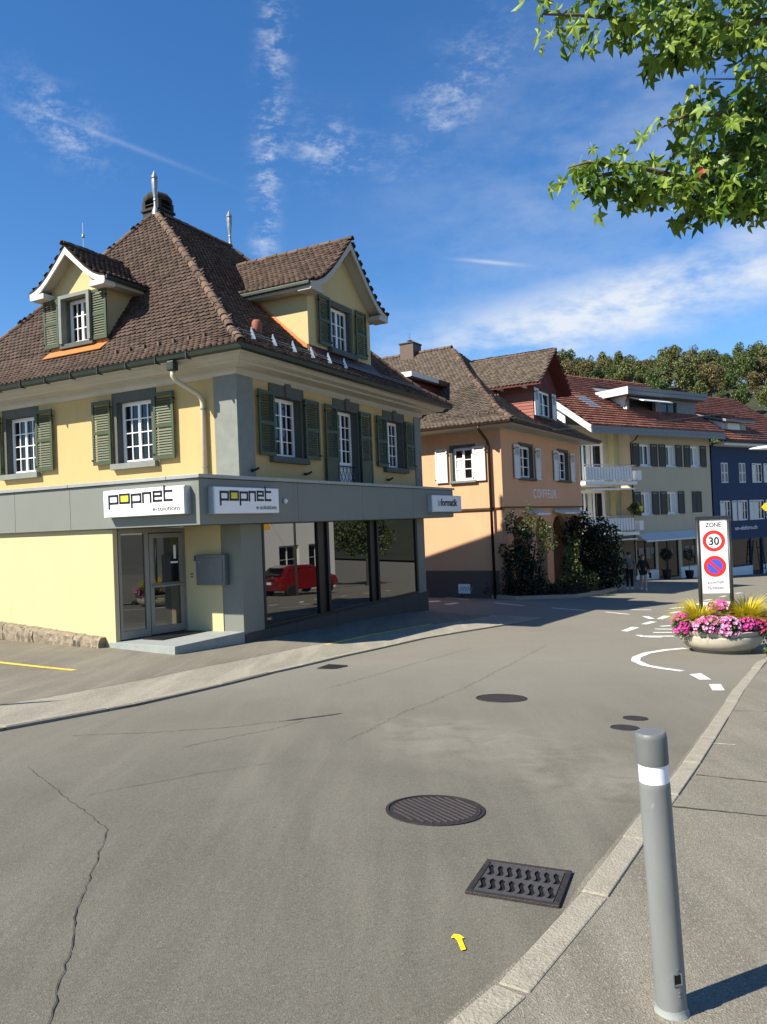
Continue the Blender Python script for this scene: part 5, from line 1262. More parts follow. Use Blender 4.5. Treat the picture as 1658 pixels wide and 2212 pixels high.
    MB().quad((-7.25, 1.0, z(5.9)), (-7.25, 5.0, z(5.9)), (-7.25, 5.0, z(7.6)), (-7.25, 1.0, z(7.6))).quad((.1, 1.0, z(5.9)), (.1, 5.0, z(5.9)), (.1, 5.0, z(7.6)), (.1, 1.0, z(7.6))).build('dormer_cheek', 'white_wall', H)
    MB().box(tB, -7.0, -4.3, -2.9, -2.8, z(5.9), z(7.5)).build('loggia_back', 'panel_dark', H)
    window(tB, *hd[1], f-.1, H, 1, 1, fw=.08, fm='frame_black')
    for k in range(2): MB().box(XYZ, -7.95, .55, .30+.012*k, 5.6, z(7.52+.24*(1-k)), z(7.74+.24*(1-k))).build('dormer_roof', 'grey_board', H)
    MB().box(XYZ, -8.0, -7.955, .30, 5.6, z(7.5), z(7.97)).build('dormer_verge', 'trim_white', H)
    MB().prism([tB(-7.0, -1.1, z(7.5)), tB(-7.0, .1, z(7.1)), tB(-7.0, .1, z(7.04)), tB(-7.0, -1.1, z(7.44))], [tB(-4.0, -1.1, z(7.5)), tB(-4.0, .1, z(7.1)), tB(-4.0, .1, z(7.04)), tB(-4.0, -1.1, z(7.44))]).build('loggia_awning', 'white_wall', H)
    MB().tube([(-7.5, .6, z(7.5)), (-7.55, .8, z(7.2)), (-7.6, .9, z(6.7))], .04, 6).build('downpipe', 'gutter_brown', H)
    tl.finish(roof, 'tile_red', WM, 300)
cream_house()
def blue_house():
    H = empty('blue_house', Q3, rot_for(H3), label='dark blue house with pale closed shutters and a shop below, at the right edge', cat='house')
    bpy.context.view_layer.update(); WM = H.matrix_world.copy()
    z = lambda e: e+EYE
    g = -5.2; x0, x1 = .12, 12.0
    up = [(1.22, 2.06), (3.42, 4.24), (5.5, 6.5), (7.9, 8.9)]; lo = [(1.42, 2.28), (3.56, 4.44), (5.6, 6.6), (8, 9)]
    holes = [(a, b, z(1.84), z(3.24)) for a, b in up]+[(a, b, z(-.82), z(.6)) for a, b in lo]+[(.5, 4.5, z(-4.0), z(-2.1)), (4.6, 5.9, z(-4.6), z(-2.1)), (6.2, 10, z(-4), z(-2.1))]
    wl, rv = facade(tB, x0, x1, z(g), z(4.6), holes, .12, .03); wl.build('front_wall', 'blue_wall', H); rv.build('reveal', 'blue_wall', H)
    MB().box(XYZ, x0+.05, x1, .25, 9, z(g), z(4.5)).build('core_wall', 'panel_dark', H)
    for i, h in enumerate(holes[:4]):
        if i < 2:
            m_ = (h[0]+h[1])/2
            for a, b in ((h[0], m_-.01), (m_+.01, h[1])): shutter(tB, a, b, h[2], h[3], H, m='shutter_white', d=-.02, mid=True, hook=False, slats=False)
            MB().box(tB, h[0]+.07, m_-.08, -.02, .0, h[2]+.1, h[3]-.1).box(tB, m_+.08, h[1]-.07, -.02, .0, h[2]+.1, h[3]-.1).build('shutter_slats', 'grey_board', H)
        else:
            window(tB, *h, -.05, H, 1, 2)
            for a, b in ((h[0]-.5, h[0]-.02), (h[1]+.02, h[1]+.5)): shutter(tB, a, b, h[2], h[3], H, m='shutter_white', d=.05, mid=False, few=h[3]-.12, hook=False, slats=False)
    for h in holes[4:8]:
        window(tB, *h, -.05, H, 1, 2)
        for a, b in ((h[0]-.58, h[0]-.02), (h[1]+.02, h[1]+.56)): shutter(tB, a, b, h[2], h[3], H, m='shutter_white', d=.05, mid=False, few=h[3]-.12, hook=False, slats=False)
    fr = MB()
    for a, b, y0, y1 in holes[8:]:
        fr.box(tB, a, b, -.1, -.02, y0, y0+.1); fr.box(tB, a, b, -.1, -.02, y1-.1, y1); fr.box(tB, a, a+.08, -.1, -.02, y0+.1, y1-.1); fr.box(tB, b-.08, b, -.1, -.02, y0+.1, y1-.1)
    sf = fr.build('shop_frame', 'frame_black', H)
    for a, b, y0, y1 in holes[8:]: MB().quad(tB(a+.08, -.06, y0+.1), tB(b-.08, -.06, y0+.1), tB(b-.08, -.06, y1-.1), tB(a+.08, -.06, y1-.1)).build('shop_pane', 'glass', sf)
    MB().box(tB, x0, 4.55, .03, .06, z(g), z(-4.05)).build('plinth', 'white_wall', H); MB().box(tB, 5.95, x1, .03, .06, z(g), z(-4.05)).build('plinth', 'white_wall', H)
    text_mesh('lettering', 'un-elektro.ch', .42, 'letter_white', H, (2.55, -.045, z(-1.48)), (1, 0, 0), (0, 0, 1), .01, sx=1.25)
    e0, ez, rv_, rz = -.8, 4.72, 5.2, 9.0
    roof = MB().prism([(x0+.25, e0, z(ez)), (x0+.25, rv_, z(rz)), (x0+.25, 11, z(ez)), (x0+.25, 11, z(ez-.2)), (x0+.25, rv_, z(rz-.2)), (x0+.25, e0, z(ez-.2))], [(x1, e0, z(ez)), (x1, rv_, z(rz)), (x1, 11, z(ez)), (x1, 11, z(ez-.2)), (x1, rv_, z(rz-.2)), (x1, e0, z(ez-.2))]).build('roof', 'grey_board', H)
    MB().box(XYZ, x0+.3, x1, e0-.05, 0, z(ez-.36), z(ez-.21)).build('eave_soffit', 'trim_white', H)
    MB().tube([(x0+.3, e0-.12, z(ez-.05)), (x1, e0-.12, z(ez-.05))], .07, 8).build('gutter', 'gutter_brown', H)
    tl = Tiles(.30, .34, .03, False, .075)
    tl.add([(0, e0-.05, z(ez)), (0, rv_, z(rz+.02))], (1, 0, 0), lambda c: (x0+.25, x1))
    dw, dr = facade(tB, 2.3, 5.2, z(5.0), z(6.15), [(2.9, 4.4, z(5.55), z(6.1))], .1, -.35); dw.build('dormer_wall', 'white_wall', H)
    window(tB, 2.9, 4.4, z(5.55), z(6.1), -.42, H, 1, 1, fm='grey_board')
    MB().prism([(2.3, .35, z(5.0)), (2.3, .35, z(6.15)), (2.3, 3.0, z(7.0)), (2.3, 3.0, z(6.5))], [(5.2, .35, z(5.0)), (5.2, .35, z(6.15)), (5.2, 3.0, z(7.0)), (5.2, 3.0, z(6.5))]).build('dormer_cheek', 'white_wall', H)
    MB().prism([(1.9, -.15, z(6.12)), (1.9, -.15, z(6.30)), (1.9, 3.4, z(7.3)), (1.9, 3.4, z(7.12))], [(5.6, -.15, z(6.12)), (5.6, -.15, z(6.30)), (5.6, 3.4, z(7.3)), (5.6, 3.4, z(7.12))]).build('dormer_roof', 'grey_board', H)
    tl.add([(0, -.2, z(6.31)), (0, 3.4, z(7.31))], (1, 0, 0), lambda c: (1.95, 5.55))
    for k in range(6): MB().tube([(2.2+k*.75, e0+.25, z(ez+.2)), (2.2+k*.75, e0+.25, z(ez+.5))], .02, 4).build('guard_post', 'zinc', H)
    MB().tube([(2, e0+.25, z(ez+.48)), (7, e0+.25, z(ez+.48))], .02, 4).build('guard_rail', 'zinc', H)
    tl.finish(roof, 'tile_red', WM, 120)
blue_house()

# ------------------------------------------------------------------ bollard, planter, zone sign
def bollard():
    x, y = .917, 2.635; t = empty('bollard', (x, y, G(x, y)+.05), label='grey steel bollard with white reflective band on the right pavement', cat='bollard')
    t.rotation_euler = (R_(.6), R_(-2.0), 0)
    r = .0515
    MB().lathe([(r*1.12, -.03), (r*1.12, .006), (r*1.04, .012), (r*1.02, .03), (r, .03)], 40).build('base_collar', 'slab_concrete', t, auto=True)
    MB().lathe([(r, .02), (r, .775), (r*.99, .787), (r*.96, .793)], 40).build('tube', 'bollard_grey', t, auto=True)
    MB().lathe([(r*.955, .785), (r*.955, .862)], 40).build('reflective_band', 'reflective_white', t, auto=True)
    MB().lathe([(r*1.01, .855), (r*1.02, .86), (r*1.02, .945), (r*.99, .956), (r*.9, .961), (.001, .963)], 40).build('cap', 'bollard_cap', t, auto=True)
    # square lock hole low on the tube
    a = R_(-78); c, s = math.cos(a), math.sin(a)
    def TL(p, d, z): return (c*(r+d)-s*p, s*(r+d)+c*p, z)
    MB().box(TL, -.012, .012, -.004, .0015, .125, .155).build('lock_hole', 'hole_black', t)
    MB().box(TL, -.017, -.012, -.004, .0025, .120, .160).box(TL, .012, .017, -.004, .0025, .120, .160).box(TL, -.012, .012, -.004, .0025, .120, .125).build('hole_rim', 'zinc', t)
    for z in (.172, .095, .082): MB().lathe([(.004, 0), (.004, .003)], 8, TL(.002, .0, z)).build('rivet', 'zinc', t)
bollard()
PX, PY = 6.27, 14.45
def planter():
    gz = G(PX, PY)
    t = empty('flower_planter', (PX, PY, gz), label='round pale concrete flower bowl under the zone sign', cat='planter')
    MB().lathe([(.50, 0), (.52, .06), (.50, .07)], 40).build('foot', 'planter_concrete', t, auto=True)
    MB().lathe([(.46, .06), (.60, .09), (.68, .16), (.715, .24), (.715, .32), (.70, .34), (.69, .345), (.70, .36), (.73, .40), (.735, .43), (.70, .44), (.66, .43), (.64, .36)], 56).build('bowl', 'planter_concrete', t, auto=True)
    MB().lathe([(.655, .36), (.655, .40), (.1, .44)], 32).build('soil', 'soil', t)
    base = Vector((PX, PY, gz))
    # petunias: each plant a thing; flowers single pieces sharing meshes
    fl = {}
    def flower_mesh(m):
        if m in fl: return fl[m]
        vs = [(0, 0, -.012)]; n = 10
        for j in range(n):
            q = 2*math.pi*j/n; rr = .029 if j % 2 == 0 else .023; vs.append((rr*math.cos(q), rr*math.sin(q), .004 if j % 2 == 0 else -.002))
        me = MB().add(vs, [(0, 1+j, 1+(j+1) % n) for j in range(n)]).mesh('flower', recalc=False); me.materials.append(MATS[m]); fl[m] = me; return me
    def petunia(dx, dy, dz, rx, ry, rz, m, n, label, m2=None, leaf=500, trail=0):
        p = empty('petunia', base+Vector((dx, dy, dz)), label=label, cat='flowers', group='petunias in the flower bowl')
        V, F = leaf_quads(blob_points([(0, 0, 0, rx, ry, rz)], leaf, .3), .05); o = np_mesh('foliage', V, [F], 'leaf_petunia', p); o['kind'] = 'stuff'
        for k in range(n):
            d = Vector(rand_dirs(1)[0]); 
            if d.y > .25: d.y = -d.y
            if d.z < -.5: d.z = -d.z
            o = bpy.data.objects.new('flower', flower_mesh(m if (not m2 or rnd.random() < .7) else m2)); COL.objects.link(o); o.parent = p
            q = (d + Vector((-.1, -.5, .25))).normalized().to_track_quat('Z', 'Y').to_matrix().to_4x4()
            sc = rnd.uniform(.85, 1.25)
            o.matrix_local = Matrix.Translation((d.x*rx*1.04, d.y*ry*1.06, d.z*rz*1.05)) @ q @ Matrix.Scale(sc, 4)
    petunia(-.80, -.15, .52, .16, .20, .24, 'flower_magenta', 70, 'bright magenta petunias spilling over the left end of the bowl')
    petunia(-.42, -.52, .56, .28, .18, .17, 'flower_pink', 95, 'pale pink petunias at the front of the bowl, left of centre', 'flower_magenta')
    petunia(-.12, -.62, .50, .22, .15, .22, 'flower_pink', 75, 'lilac pink petunias trailing at the front centre of the bowl', 'flower_magenta')
    petunia(-.08, -.18, .78, .20, .18, .18, 'flower_magenta', 55, 'pink petunias growing high between the sign posts', 'flower_pale')
    petunia(.24, -.56, .56, .17, .15, .13, 'flower_magenta', 42, 'magenta petunias right of the bowl centre')
    petunia(.50, -.46, .50, .24, .18, .18, 'flower_red', 75, 'crimson petunias hanging over the right front of the bowl', 'flower_magenta')
    petunia(.86, -.12, .40, .17, .24, .30, 'flower_pale', 66, 'white and blush petunias falling over the right end of the bowl')
    def grass(dx, dy, dz, r, n, label):
        p = empty('ornamental_grass', base+Vector((dx, dy, dz)), label=label, cat='grass')
        V = []; F = []
        for k in range(n):
            a = rnd.uniform(0, 2*math.pi); L_ = r*rnd.uniform(.7, 1.15); el = rnd.uniform(.45, 1.2); w = rnd.uniform(.005, .010)
            dr = Vector((math.cos(a), math.sin(a), 0)); sd = Vector((-dr.y, dr.x, 0)); o = dr*rnd.uniform(0, .08)
            pts = []
            for i in range(6):
                f = i/5; h = math.sin(el)*L_*(f - .62*f*f*(1.6-el)); pts.append(o + dr*(math.cos(el)*L_*f*1.1+.12*L_*f*f) + Vector((0, 0, h)))
            b = len(V)
            for i, q in enumerate(pts):
                ww = w*(1-(i/5)**2*.9); V += [q-sd*ww, q+sd*ww]
            F += [(b+2*i, b+2*i+1, b+2*i+3, b+2*i+2) for i in range(5)]
        o = np_mesh('blades', V, [np.array(F)], 'grass_yellow', p); o['kind'] = 'stuff'
    grass(-.42, -.16, .56, .62, 1100, 'tuft of yellow green grass in the bowl left of the sign posts')
    grass(.44, -.16, .56, .66, 1200, 'tuft of yellow green grass in the bowl right of the sign posts')
    # weeds where the kerb meets the bowl
    shrub('weed', (6.75, 13.55, G(6.75, 13.55)+.04), [(0, 0, .06, .14, .12, .08), (.25, .1, .06, .14, .12, .08)], 160, .07, 'leaf_shrub_light', 'small weeds at the foot of the bowl by the kerb', 'weed', stems=2)
planter()
def disc(mb, T, cx, cz, r0, r1, d, n=48, a0=0, a1=2*math.pi):
    vs = []; 
    for j in range(n+1):
        q = a0+(a1-a0)*j/n
        for r in (r0, r1): vs.append(T(cx+r*math.cos(q), d, cz+r*math.sin(q)))
    mb.add(vs, [(2*j, 2*j+1, 2*j+3, 2*j+2) for j in range(n)]); return mb
def zone_sign():
    gz = G(PX, PY); t = empty('zone_sign', (PX-.06, PY-.02, gz), R_(-13), label='tall black framed zone 30 no parking sign standing in the flower bowl', cat='sign')
    T = lambda a, d, z: (a, -d, z)
    z0 = EYE - gz
    top = z0-.165
    for a in (-.275, .275): MB().tube([(a, 0, .3), (a, 0, top)], .036, 14).build('post', 'post_black', t, smooth=True)
    MB().box(T, -.315, .315, -.036, .036, top-.015, top+.05).build('top_rail', 'post_black', t, bevel=.008)
    p0, p1 = z0-1.575, z0-.185
    MB().box(T, -.242, .242, -.012, .012, p0, p1).build('panel', 'sign_white', t, bevel=.004)
    b = MB()
    for a0, a1, y0, y1 in ((-.225, .225, p1-.022, p1-.018), (-.225, .225, p0+.018, p0+.022), (-.225, -.221, p0+.022, p1-.022), (.221, .225, p0+.022, p1-.022)): b.box(T, a0, a1, .012, .0125, y0, y1)
    b.build('border_line', 'letter_black', t)
    c1, c2 = z0-.585, z0-1.065
    disc(MB(), T, 0, c1, .135, .20, .0135).build('red_ring', 'sign_red', t, recalc=False)
    disc(MB(), T, 0, c2, .0, .20, .0135).build('red_disc', 'sign_red', t, recalc=False)
    q = R_(135)
    for s in (0, 1):
        mb = MB(); r = .135; hwid = .026; vs = []
        pts = []
        a_lim = math.asin(hwid/r)
        for j in range(25):
            a = a_lim+(math.pi-2*a_lim)*j/24; pts.append((r*math.cos(a), r*math.sin(a)))
        rot = q+s*math.pi
        P = [T(x*math.cos(rot)-y*math.sin(rot), .0142, c2+x*math.sin(rot)+y*math.cos(rot)) for x, y in pts]
        mb.quad(*P).build('blue_half', 'sign_blue', t, recalc=False)
    text_mesh('lettering', '30', .205, 'letter_black', t, (0, -.0145, c1-.072), (1, 0, 0), (0, 0, 1), .001, 'CENTER', sx=.92, bold=.0045)
    text_mesh('lettering', 'ZONE', .118, 'letter_black', t, (0, -.0135, p1-.135), (1, 0, 0), (0, 0, 1), .001, 'CENTER', sx=.85, bold=.002)
    text_mesh('lettering', 'ausserhalb', .088, 'letter_black', t, (0, -.0135, z0-1.39), (1, 0, 0), (0, 0, 1), .001, 'CENTER', sx=.80)
    text_mesh('lettering', 'Parkfelder', .088, 'letter_black', t, (0, -.0135, z0-1.50), (1, 0, 0), (0, 0, 1), .001, 'CENTER', sx=.80)
    # black and white striped board at the foot
    sb = MB().box(T, -.245, .245, .0, .015, .68, .93).build('striped_board', 'sign_white', t)
    for k in range(3):
        x = -.30+k*.22; MB().prism([T(max(-.243, x), .0155, .685), T(max(-.243, x+.10), .0155, .685), T(min(.243, x+.26), .0155, .925), T(min(.243, x+.16), .0155, .925)], [T(max(-.243, x), .0165, .685), T(max(-.243, x+.10), .0165, .685), T(min(.243, x+.26), .0165, .925), T(min(.243, x+.16), .0165, .925)]).build('black_stripe', 'letter_black', sb)
zone_sign()

# ------------------------------------------------------------------ lamp and direction signs at the right edge, overhead cable
def roadside():
    x, y = 14.35, 27.0; g = G(x, y)
    t = empty('street_lamp', (x, y, g), R_(0), label='street lamp with flat white head reaching in from the right edge', cat='street lamp')
    zl = EYE+2.05-g
    MB().tube([(0, 0, 0), (0, 0, zl-.05), (-.15, -.02, zl+.06), (-.35, -.03, zl+.08)], [.07, .05, .04, .035], 12).build('pole', 'zinc', t, smooth=True)
    MB().lathe([(.02, .10), (.25, .08), (.52, .03), (.60, .0), (.52, -.025), (.1, -.05)], 24, (-.75, -.03, zl+.05), 1.0, .42).build('lamp_head', 'sign_white', t, smooth=True)
    x, y = 12.95, 24.6; g = G(x, y)
    t = empty('direction_sign', (x, y, g), R_(-10), label='yellow arrow direction sign pointing left at the right edge', cat='sign')
    zz = EYE-g
    MB().tube([(0, 0, 0), (0, 0, zz+1.3)], .035, 10).build('post', 'zinc', t)
    MB().prism([(-.74, -.045, zz+.025), (-.62, -.045, zz+.155), (.35, -.045, zz+.155), (.35, -.045, zz-.105), (-.62, -.045, zz-.105)], [(-.74, -.03, zz+.025), (-.62, -.03, zz+.155), (.35, -.03, zz+.155), (.35, -.03, zz-.105), (-.62, -.03, zz-.105)]).build('arrow_board', 'sign_yellow', t, bevel=.004)
    MB().box(XYZ, -.36, .36, -.04, -.02, zz+.52, zz+.95).build('white_board', 'sign_white', t, bevel=.02)
    pts = []
    a = at(1138, 931, 33.0); b = at(1400, 908, 36.0); c = at(1658, 873, 30.0); e = at(1900, 832, 26)
    for i in range(25):
        f = i/24; p = a*(1-f)+e*f; p.z -= 0.9*math.sin(math.pi*f)*.35; pts.append(tuple(p))
    tag(MB().tube(pts, .012, 5).build('overhead_cable', 'post_black'), 'thin black overhead cable crossing in front of the far roofs', 'cable')
roadside()

# ------------------------------------------------------------------ garden of the hairdresser's house
def garden():
    def loc(x, y): return (x, y, G(x, y))
    # low kerb and planting bed along the side street
    def prism_wall(name, pts, w, h, m, label, cat):
        pts = resample(pts, .5); o2 = offset(pts, w); mb = MB()
        A = []
        for (x, y), (x2, y2) in zip(pts, o2): g = G(x, y); A.append([(x, y, g-.2), (x, y, g+h), (x2, y2, g+h), (x2, y2, g-.2)])
        for p, q in zip(A, A[1:]): mb.prism(p, q)
        return tag(mb.build(name, m), label, cat)
    prism_wall('garden_kerb', [(1.5, 36.5), (3.3, 31.8), (4.9, 29.1), (7.4, 29.9), (9.4, 32.9), (10.9, 36.0)], .16, .14, 'kerb_stone', 'low stone kerb round the garden before the hairdresser', 'kerb')
    rows = [[(2.0, 36.0), (3.6, 32.0), (5.1, 29.5), (6.3, 29.9), (7.2, 30.2), (9.2, 33.2), (10.6, 36.0)], [(3.0, 36.0), (4.2, 33.0), (5.4, 31.4), (6.6, 32.4), (7.6, 34.2), (8.4, 35.5), (9.6, 37.2)]]
    sheet('flower_bed', rows, .12, 'soil', kind='structure')
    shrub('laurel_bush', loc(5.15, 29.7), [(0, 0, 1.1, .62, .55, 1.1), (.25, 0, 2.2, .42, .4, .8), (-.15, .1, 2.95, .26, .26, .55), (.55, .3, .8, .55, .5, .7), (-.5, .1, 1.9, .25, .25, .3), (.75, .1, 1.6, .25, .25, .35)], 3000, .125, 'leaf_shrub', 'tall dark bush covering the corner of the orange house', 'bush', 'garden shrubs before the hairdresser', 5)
    shrub('climbing_rose', loc(5.7, 29.95), [(.2, 0, 2.7, .75, .35, .45), (.0, 0, 3.3, .25, .25, .5), (.7, 0, 2.2, .4, .3, .5)], 700, .11, 'leaf_shrub_light', 'light green rambling shrub on top of the dark corner bush', 'shrub', 'garden shrubs before the hairdresser', 4)
    shrub('rose_bush', loc(3.75, 32.1), [(0, 0, .9, .35, .35, .8), (-.2, 0, 1.7, .22, .22, .45), (.35, -.2, .7, .4, .4, .5)], 650, .10, 'leaf_shrub', 'slim leafy shrub against the sunlit orange side wall', 'shrub', 'garden shrubs before the hairdresser', 4)
    shrub('low_hedge', loc(4.4, 30.9), [(0, 0, .35, .6, .8, .45), (.8, -.9, .35, .7, .6, .42), (1.7, -.6, .3, .7, .5, .4)], 2600, .10, 'leaf_shrub', 'low dark hedge along the kerb before the orange house', 'hedge', 'garden shrubs before the hairdresser', 4)
    shrub('bamboo_shrub', loc(7.75, 31.9), [(0, 0, 1.1, .45, .4, .9), (.1, 0, 2.0, .35, .3, .55), (-.15, 0, .5, .35, .3, .5)], 800, .12, 'leaf_shrub_light', 'airy light green shrub before the arcade', 'shrub', 'garden shrubs before the hairdresser', 7)
    shrub('border_plants', loc(6.9, 30.5), [(0, 0, .3, .6, .4, .4), (.8, .7, .35, .6, .5, .45), (1.5, 1.6, .4, .6, .6, .5)], 1700, .10, 'leaf_shrub', 'dark border plants below the arcade', 'shrub', 'garden shrubs before the hairdresser', 5)
    shrub('yew_tree', loc(9.75, 36.2), [(0, 0, 1.5, 1.25, 1.1, 1.5), (-.5, .2, 2.6, .9, .8, .9), (.7, .3, 2.3, .9, .8, 1.0), (.4, -.3, .8, 1.2, 1.0, .9), (-.8, -.2, 1.0, .7, .7, 1.0), (-.2, .1, 3.3, .4, .4, .5), (.5, 0, 3.1, .35, .35, .45), (1.2, .1, 1.5, .4, .4, .5)], 7500, .15, 'leaf_shrub', 'large round almost black yew beside the beige house', 'bush', 'garden shrubs before the hairdresser', 5)
    shrub('palm_pot_plant', at(1374, 1106, 46.2), [(0, 0, .2, .45, .4, .35)], 160, .28, 'leaf_shrub_light', 'spiky light green plant on the lower balcony corner', 'plant', stems=3)
    x, y = 3.3, 30.9; t = empty('garden_board', (x, y, G(x, y)), R_(-28), label='small white board with dark scribbles standing in the shaded bed', cat='board')
    MB().box(XYZ, -.42, .28, -.02, .02, .18, .56).build('board', 'sign_white', t); MB().box(XYZ, .33, .52, -.02, .02, .18, .54).build('side_board', 'sign_white', t)
    for a in (-.3, .2): MB().box(XYZ, a, a+.03, -.01, .01, -.05, .18).build('leg', 'iron_black', t)
    sc = MB()
    for k in range(7): sc.tube([(-.36+k*.08, -.023, .26+.02*(k % 3)), (-.28+k*.08, -.023, .48-.03*(k % 2))], .012, 4)
    sc.build('scribbles', 'letter_grey', t)
    # potted box trees before the far shop
    C3 = Matrix.Translation(Q3) @ Matrix.Rotation(rot_for(H3), 4, 'Z')
    for a, lab in ((-6.35, 'clipped tree in a black pot left of the dark shop door'), (-4.0, 'clipped tree in a black pot right of the dark shop door')):
        p = C3 @ Vector((a, -.75, 0)); p.z = G(p.x, p.y)
        t = empty('potted_tree', p, label=lab, cat='potted plant', group='potted trees before the beige house')
        MB().lathe([(.20, 0), (.28, .5), (.29, .52), (.25, .52)], 16).build('pot', 'iron_black', t)
        MB().tube([(0, 0, .5), (0, 0, 1.3)], .025, 6).build('stem', 'bark', t)
        V, F = leaf_quads(blob_points([(0, 0, 1.55, .38, .38, .42)], 420, .5), .10); o = np_mesh('foliage', V, [F], 'leaf_shrub', t); o['kind'] = 'stuff'
    # wooden A-board beside the blue shop
    p = C3 @ Vector((5.15, -.5, 0)); p.z = G(p.x, p.y)
    t = empty('step_ladder', p, rot_for(H3), label='black folding frame standing before the blue shop', cat='ladder')
    for a in (-.35, .35): MB().tube([(a, 0, 0), (a, .25, 2.4)], .04, 5).build('rail', 'iron_black', t)
    for k in range(4): MB().tube([(-.35, .05+.05*k, .4+.5*k), (.35, .05+.05*k, .4+.5*k)], .03, 5).build('rung', 'iron_black', t)
garden()

# ------------------------------------------------------------------ two pedestrians
def skin_body(name, joints, edges, m, parent, sub=1, root=0):
    me = bpy.data.meshes.new(name); me.from_pydata([j[0] for j in joints], edges, [])
    o = link(name, me, m, parent)
    sk = o.modifiers.new('skin', 'SKIN'); sk.use_smooth_shade = True
    for i, j in enumerate(joints):
        r = j[1]; me.skin_vertices[0].data[i].radius = (r, r) if not isinstance(r, tuple) else r
        me.skin_vertices[0].data[i].use_root = (i == root)
    if sub: ss = o.modifiers.new('sub', 'SUBSURF'); ss.levels = sub; ss.render_levels = sub
    return o
def person(px, py, Y, label, woman, stride):
    gxy = at(px, py, Y); t = empty('person', (gxy.x, gxy.y, G(gxy.x, gxy.y)), R_(-18), label=label, cat='person', group='two pedestrians before the far shops')
    s = 1.66/1.7 if woman else 1.76/1.7
    hip = .92*s; sh = 1.40*s
    st = stride
    J = [((0, 0, hip), .125), ((0, 0, 1.12*s), .115), ((0, 0, 1.30*s), .135), ((0, 0, sh+.02), .075), ((0, -.01, 1.50*s), .055), ((0, -.02, 1.59*s), .085), ((0, -.02, 1.67*s), .07)]
    E_ = [(0, 1), (1, 2), (2, 3), (3, 4), (4, 5), (5, 6)]
    def add(chain, start):
        k = start
        for p, r in chain: J.append((p, r)); E_.append((k, len(J)-1)); k = len(J)-1
        return k
    sw = .165 if woman else .19
    for sg in (-1, 1):
        f = st*sg
        add([((sg*.09, 0, hip-.06), .092), ((sg*.10, -.10*f-.02, hip*.53), .062), ((sg*.10, -.02*f+.10*abs(f)*(-sg if st else 0)*0 - .22*f, .09), .042), ((sg*.10, -.22*f-.05, .045), .036), ((sg*.11, -.22*f-.17, .03), .030)], 0)
        h_end = add([((sg*sw, 0, sh-.03), .062), ((sg*(sw+.07), .06*f, 1.13*s), .045), ((sg*(sw+.09), -.04+.16*f, .88*s), .034)], 2)
        hx, hy, hz = J[h_end][0]
        for q, (dx, ln) in enumerate(((-.022, .07), (-.007, .082), (.008, .078), (.022, .062))):
            add([((hx+dx*.8, hy-.01, hz-.08), .011), ((hx+dx, hy-.02, hz-.08-ln), .008)], h_end)
        add([((hx-sg*.03, hy-.04, hz-.06), .010), ((hx-sg*.035, hy-.06, hz-.10), .008)], h_end)
    # nose and ears
    body = skin_body('body', J, E_, 'skin', t)
    MB().lathe([(.0, -.02), (.014, 0), (.010, .03), (.004, .045)], 6, (0, -.115, 1.565*s)).build('nose', 'skin', body, smooth=True)
    for sg in (-1, 1):
        MB().lathe([(.002, -.012), (.014, -.004), (.014, .004), (.002, .012)], 8, (sg*.034, -.096, 1.605*s)).build('eye', 'letter_black', body, smooth=True)
        MB().lathe([(.004, -.03), (.018, -.01), (.02, .015), (.006, .03)], 6, (sg*.088, -.01, 1.585*s)).build('ear', 'skin', body, smooth=True)
    MB().box(XYZ, -.022, .022, -.106, -.095, 1.532*s, 1.541*s).build('mouth', 'terracotta', body)
    hr = MB().lathe([(.098, 1.60*s), (.102, 1.64*s), (.092, 1.69*s), (.06, 1.735*s), (.01, 1.75*s)], 14, (0, .005, 0))
    if woman: hr.lathe([(.03, 1.40*s), (.075, 1.46*s), (.09, 1.55*s), (.098, 1.62*s)], 12, (0, .045, 0))
    hr.build('hair', 'hair_fair' if woman else 'hair_dark', t, smooth=True)
    top = 'cloth_black' if woman else 'cloth_taupe'
    tj = [((0, 0, (.80 if woman else .93)*s), .158), ((0, 0, 1.12*s), .142), ((0, 0, 1.30*s), .155), ((0, 0, sh+.03), .085)]; te = [(0, 1), (1, 2), (2, 3)]
    for sg in (-1, 1):
        f = st*sg; k = len(tj); tj += [((sg*sw, 0, sh-.03), .078), ((sg*(sw+.07), .06*f, 1.13*s), .064)]; te += [(2, k), (k, k+1)]
        if woman: tj.append(((sg*(sw+.085), -.02+.11*f, .98*s), .055)); te.append((k+1, k+2))
    skin_body('jacket' if woman else 'pullover', tj, te, top, t)
    pj = [((0, 0, hip), .142)]; pe = []
    for sg in (-1, 1):
        f = st*sg; k = len(pj); pj += [((sg*.09, 0, hip-.07), .112), ((sg*.10, -.055*f-.01, hip*.72), .098)]; pe += [(0, k), (k, k+1)]
        if not woman: pj += [((sg*.10, -.10*f-.02, hip*.53), .082), ((sg*.10, -.22*f, .10), .066)]; pe += [(k+1, k+2), (k+2, k+3)]
    skin_body('shorts' if woman else 'trousers', pj, pe, 'cloth_black' if woman else 'cloth_navy', t)
    for sg in (-1, 1):
        f = st*sg; MB().lathe([(.045, 0), (.05, .02), (.048, .06), (.035, .09)], 10, (sg*.105, -.22*f-.08, .0), .9, 2.3).build('shoe', 'shoe_white', t, smooth=True)
    if woman: MB().box(XYZ, .26, .36, -.02, .10, .55, .80).tube([(.31, .04, .80), (.28, .03, .95)], .012, 5).build('handbag', 'cloth_black', t)
person(1392, 1275, 36.0, 'woman in black jacket and shorts walking towards the camera', True, 1.0)
person(1362, 1271, 36.6, 'man in grey pullover and dark trousers walking beside the woman', False, -.6)

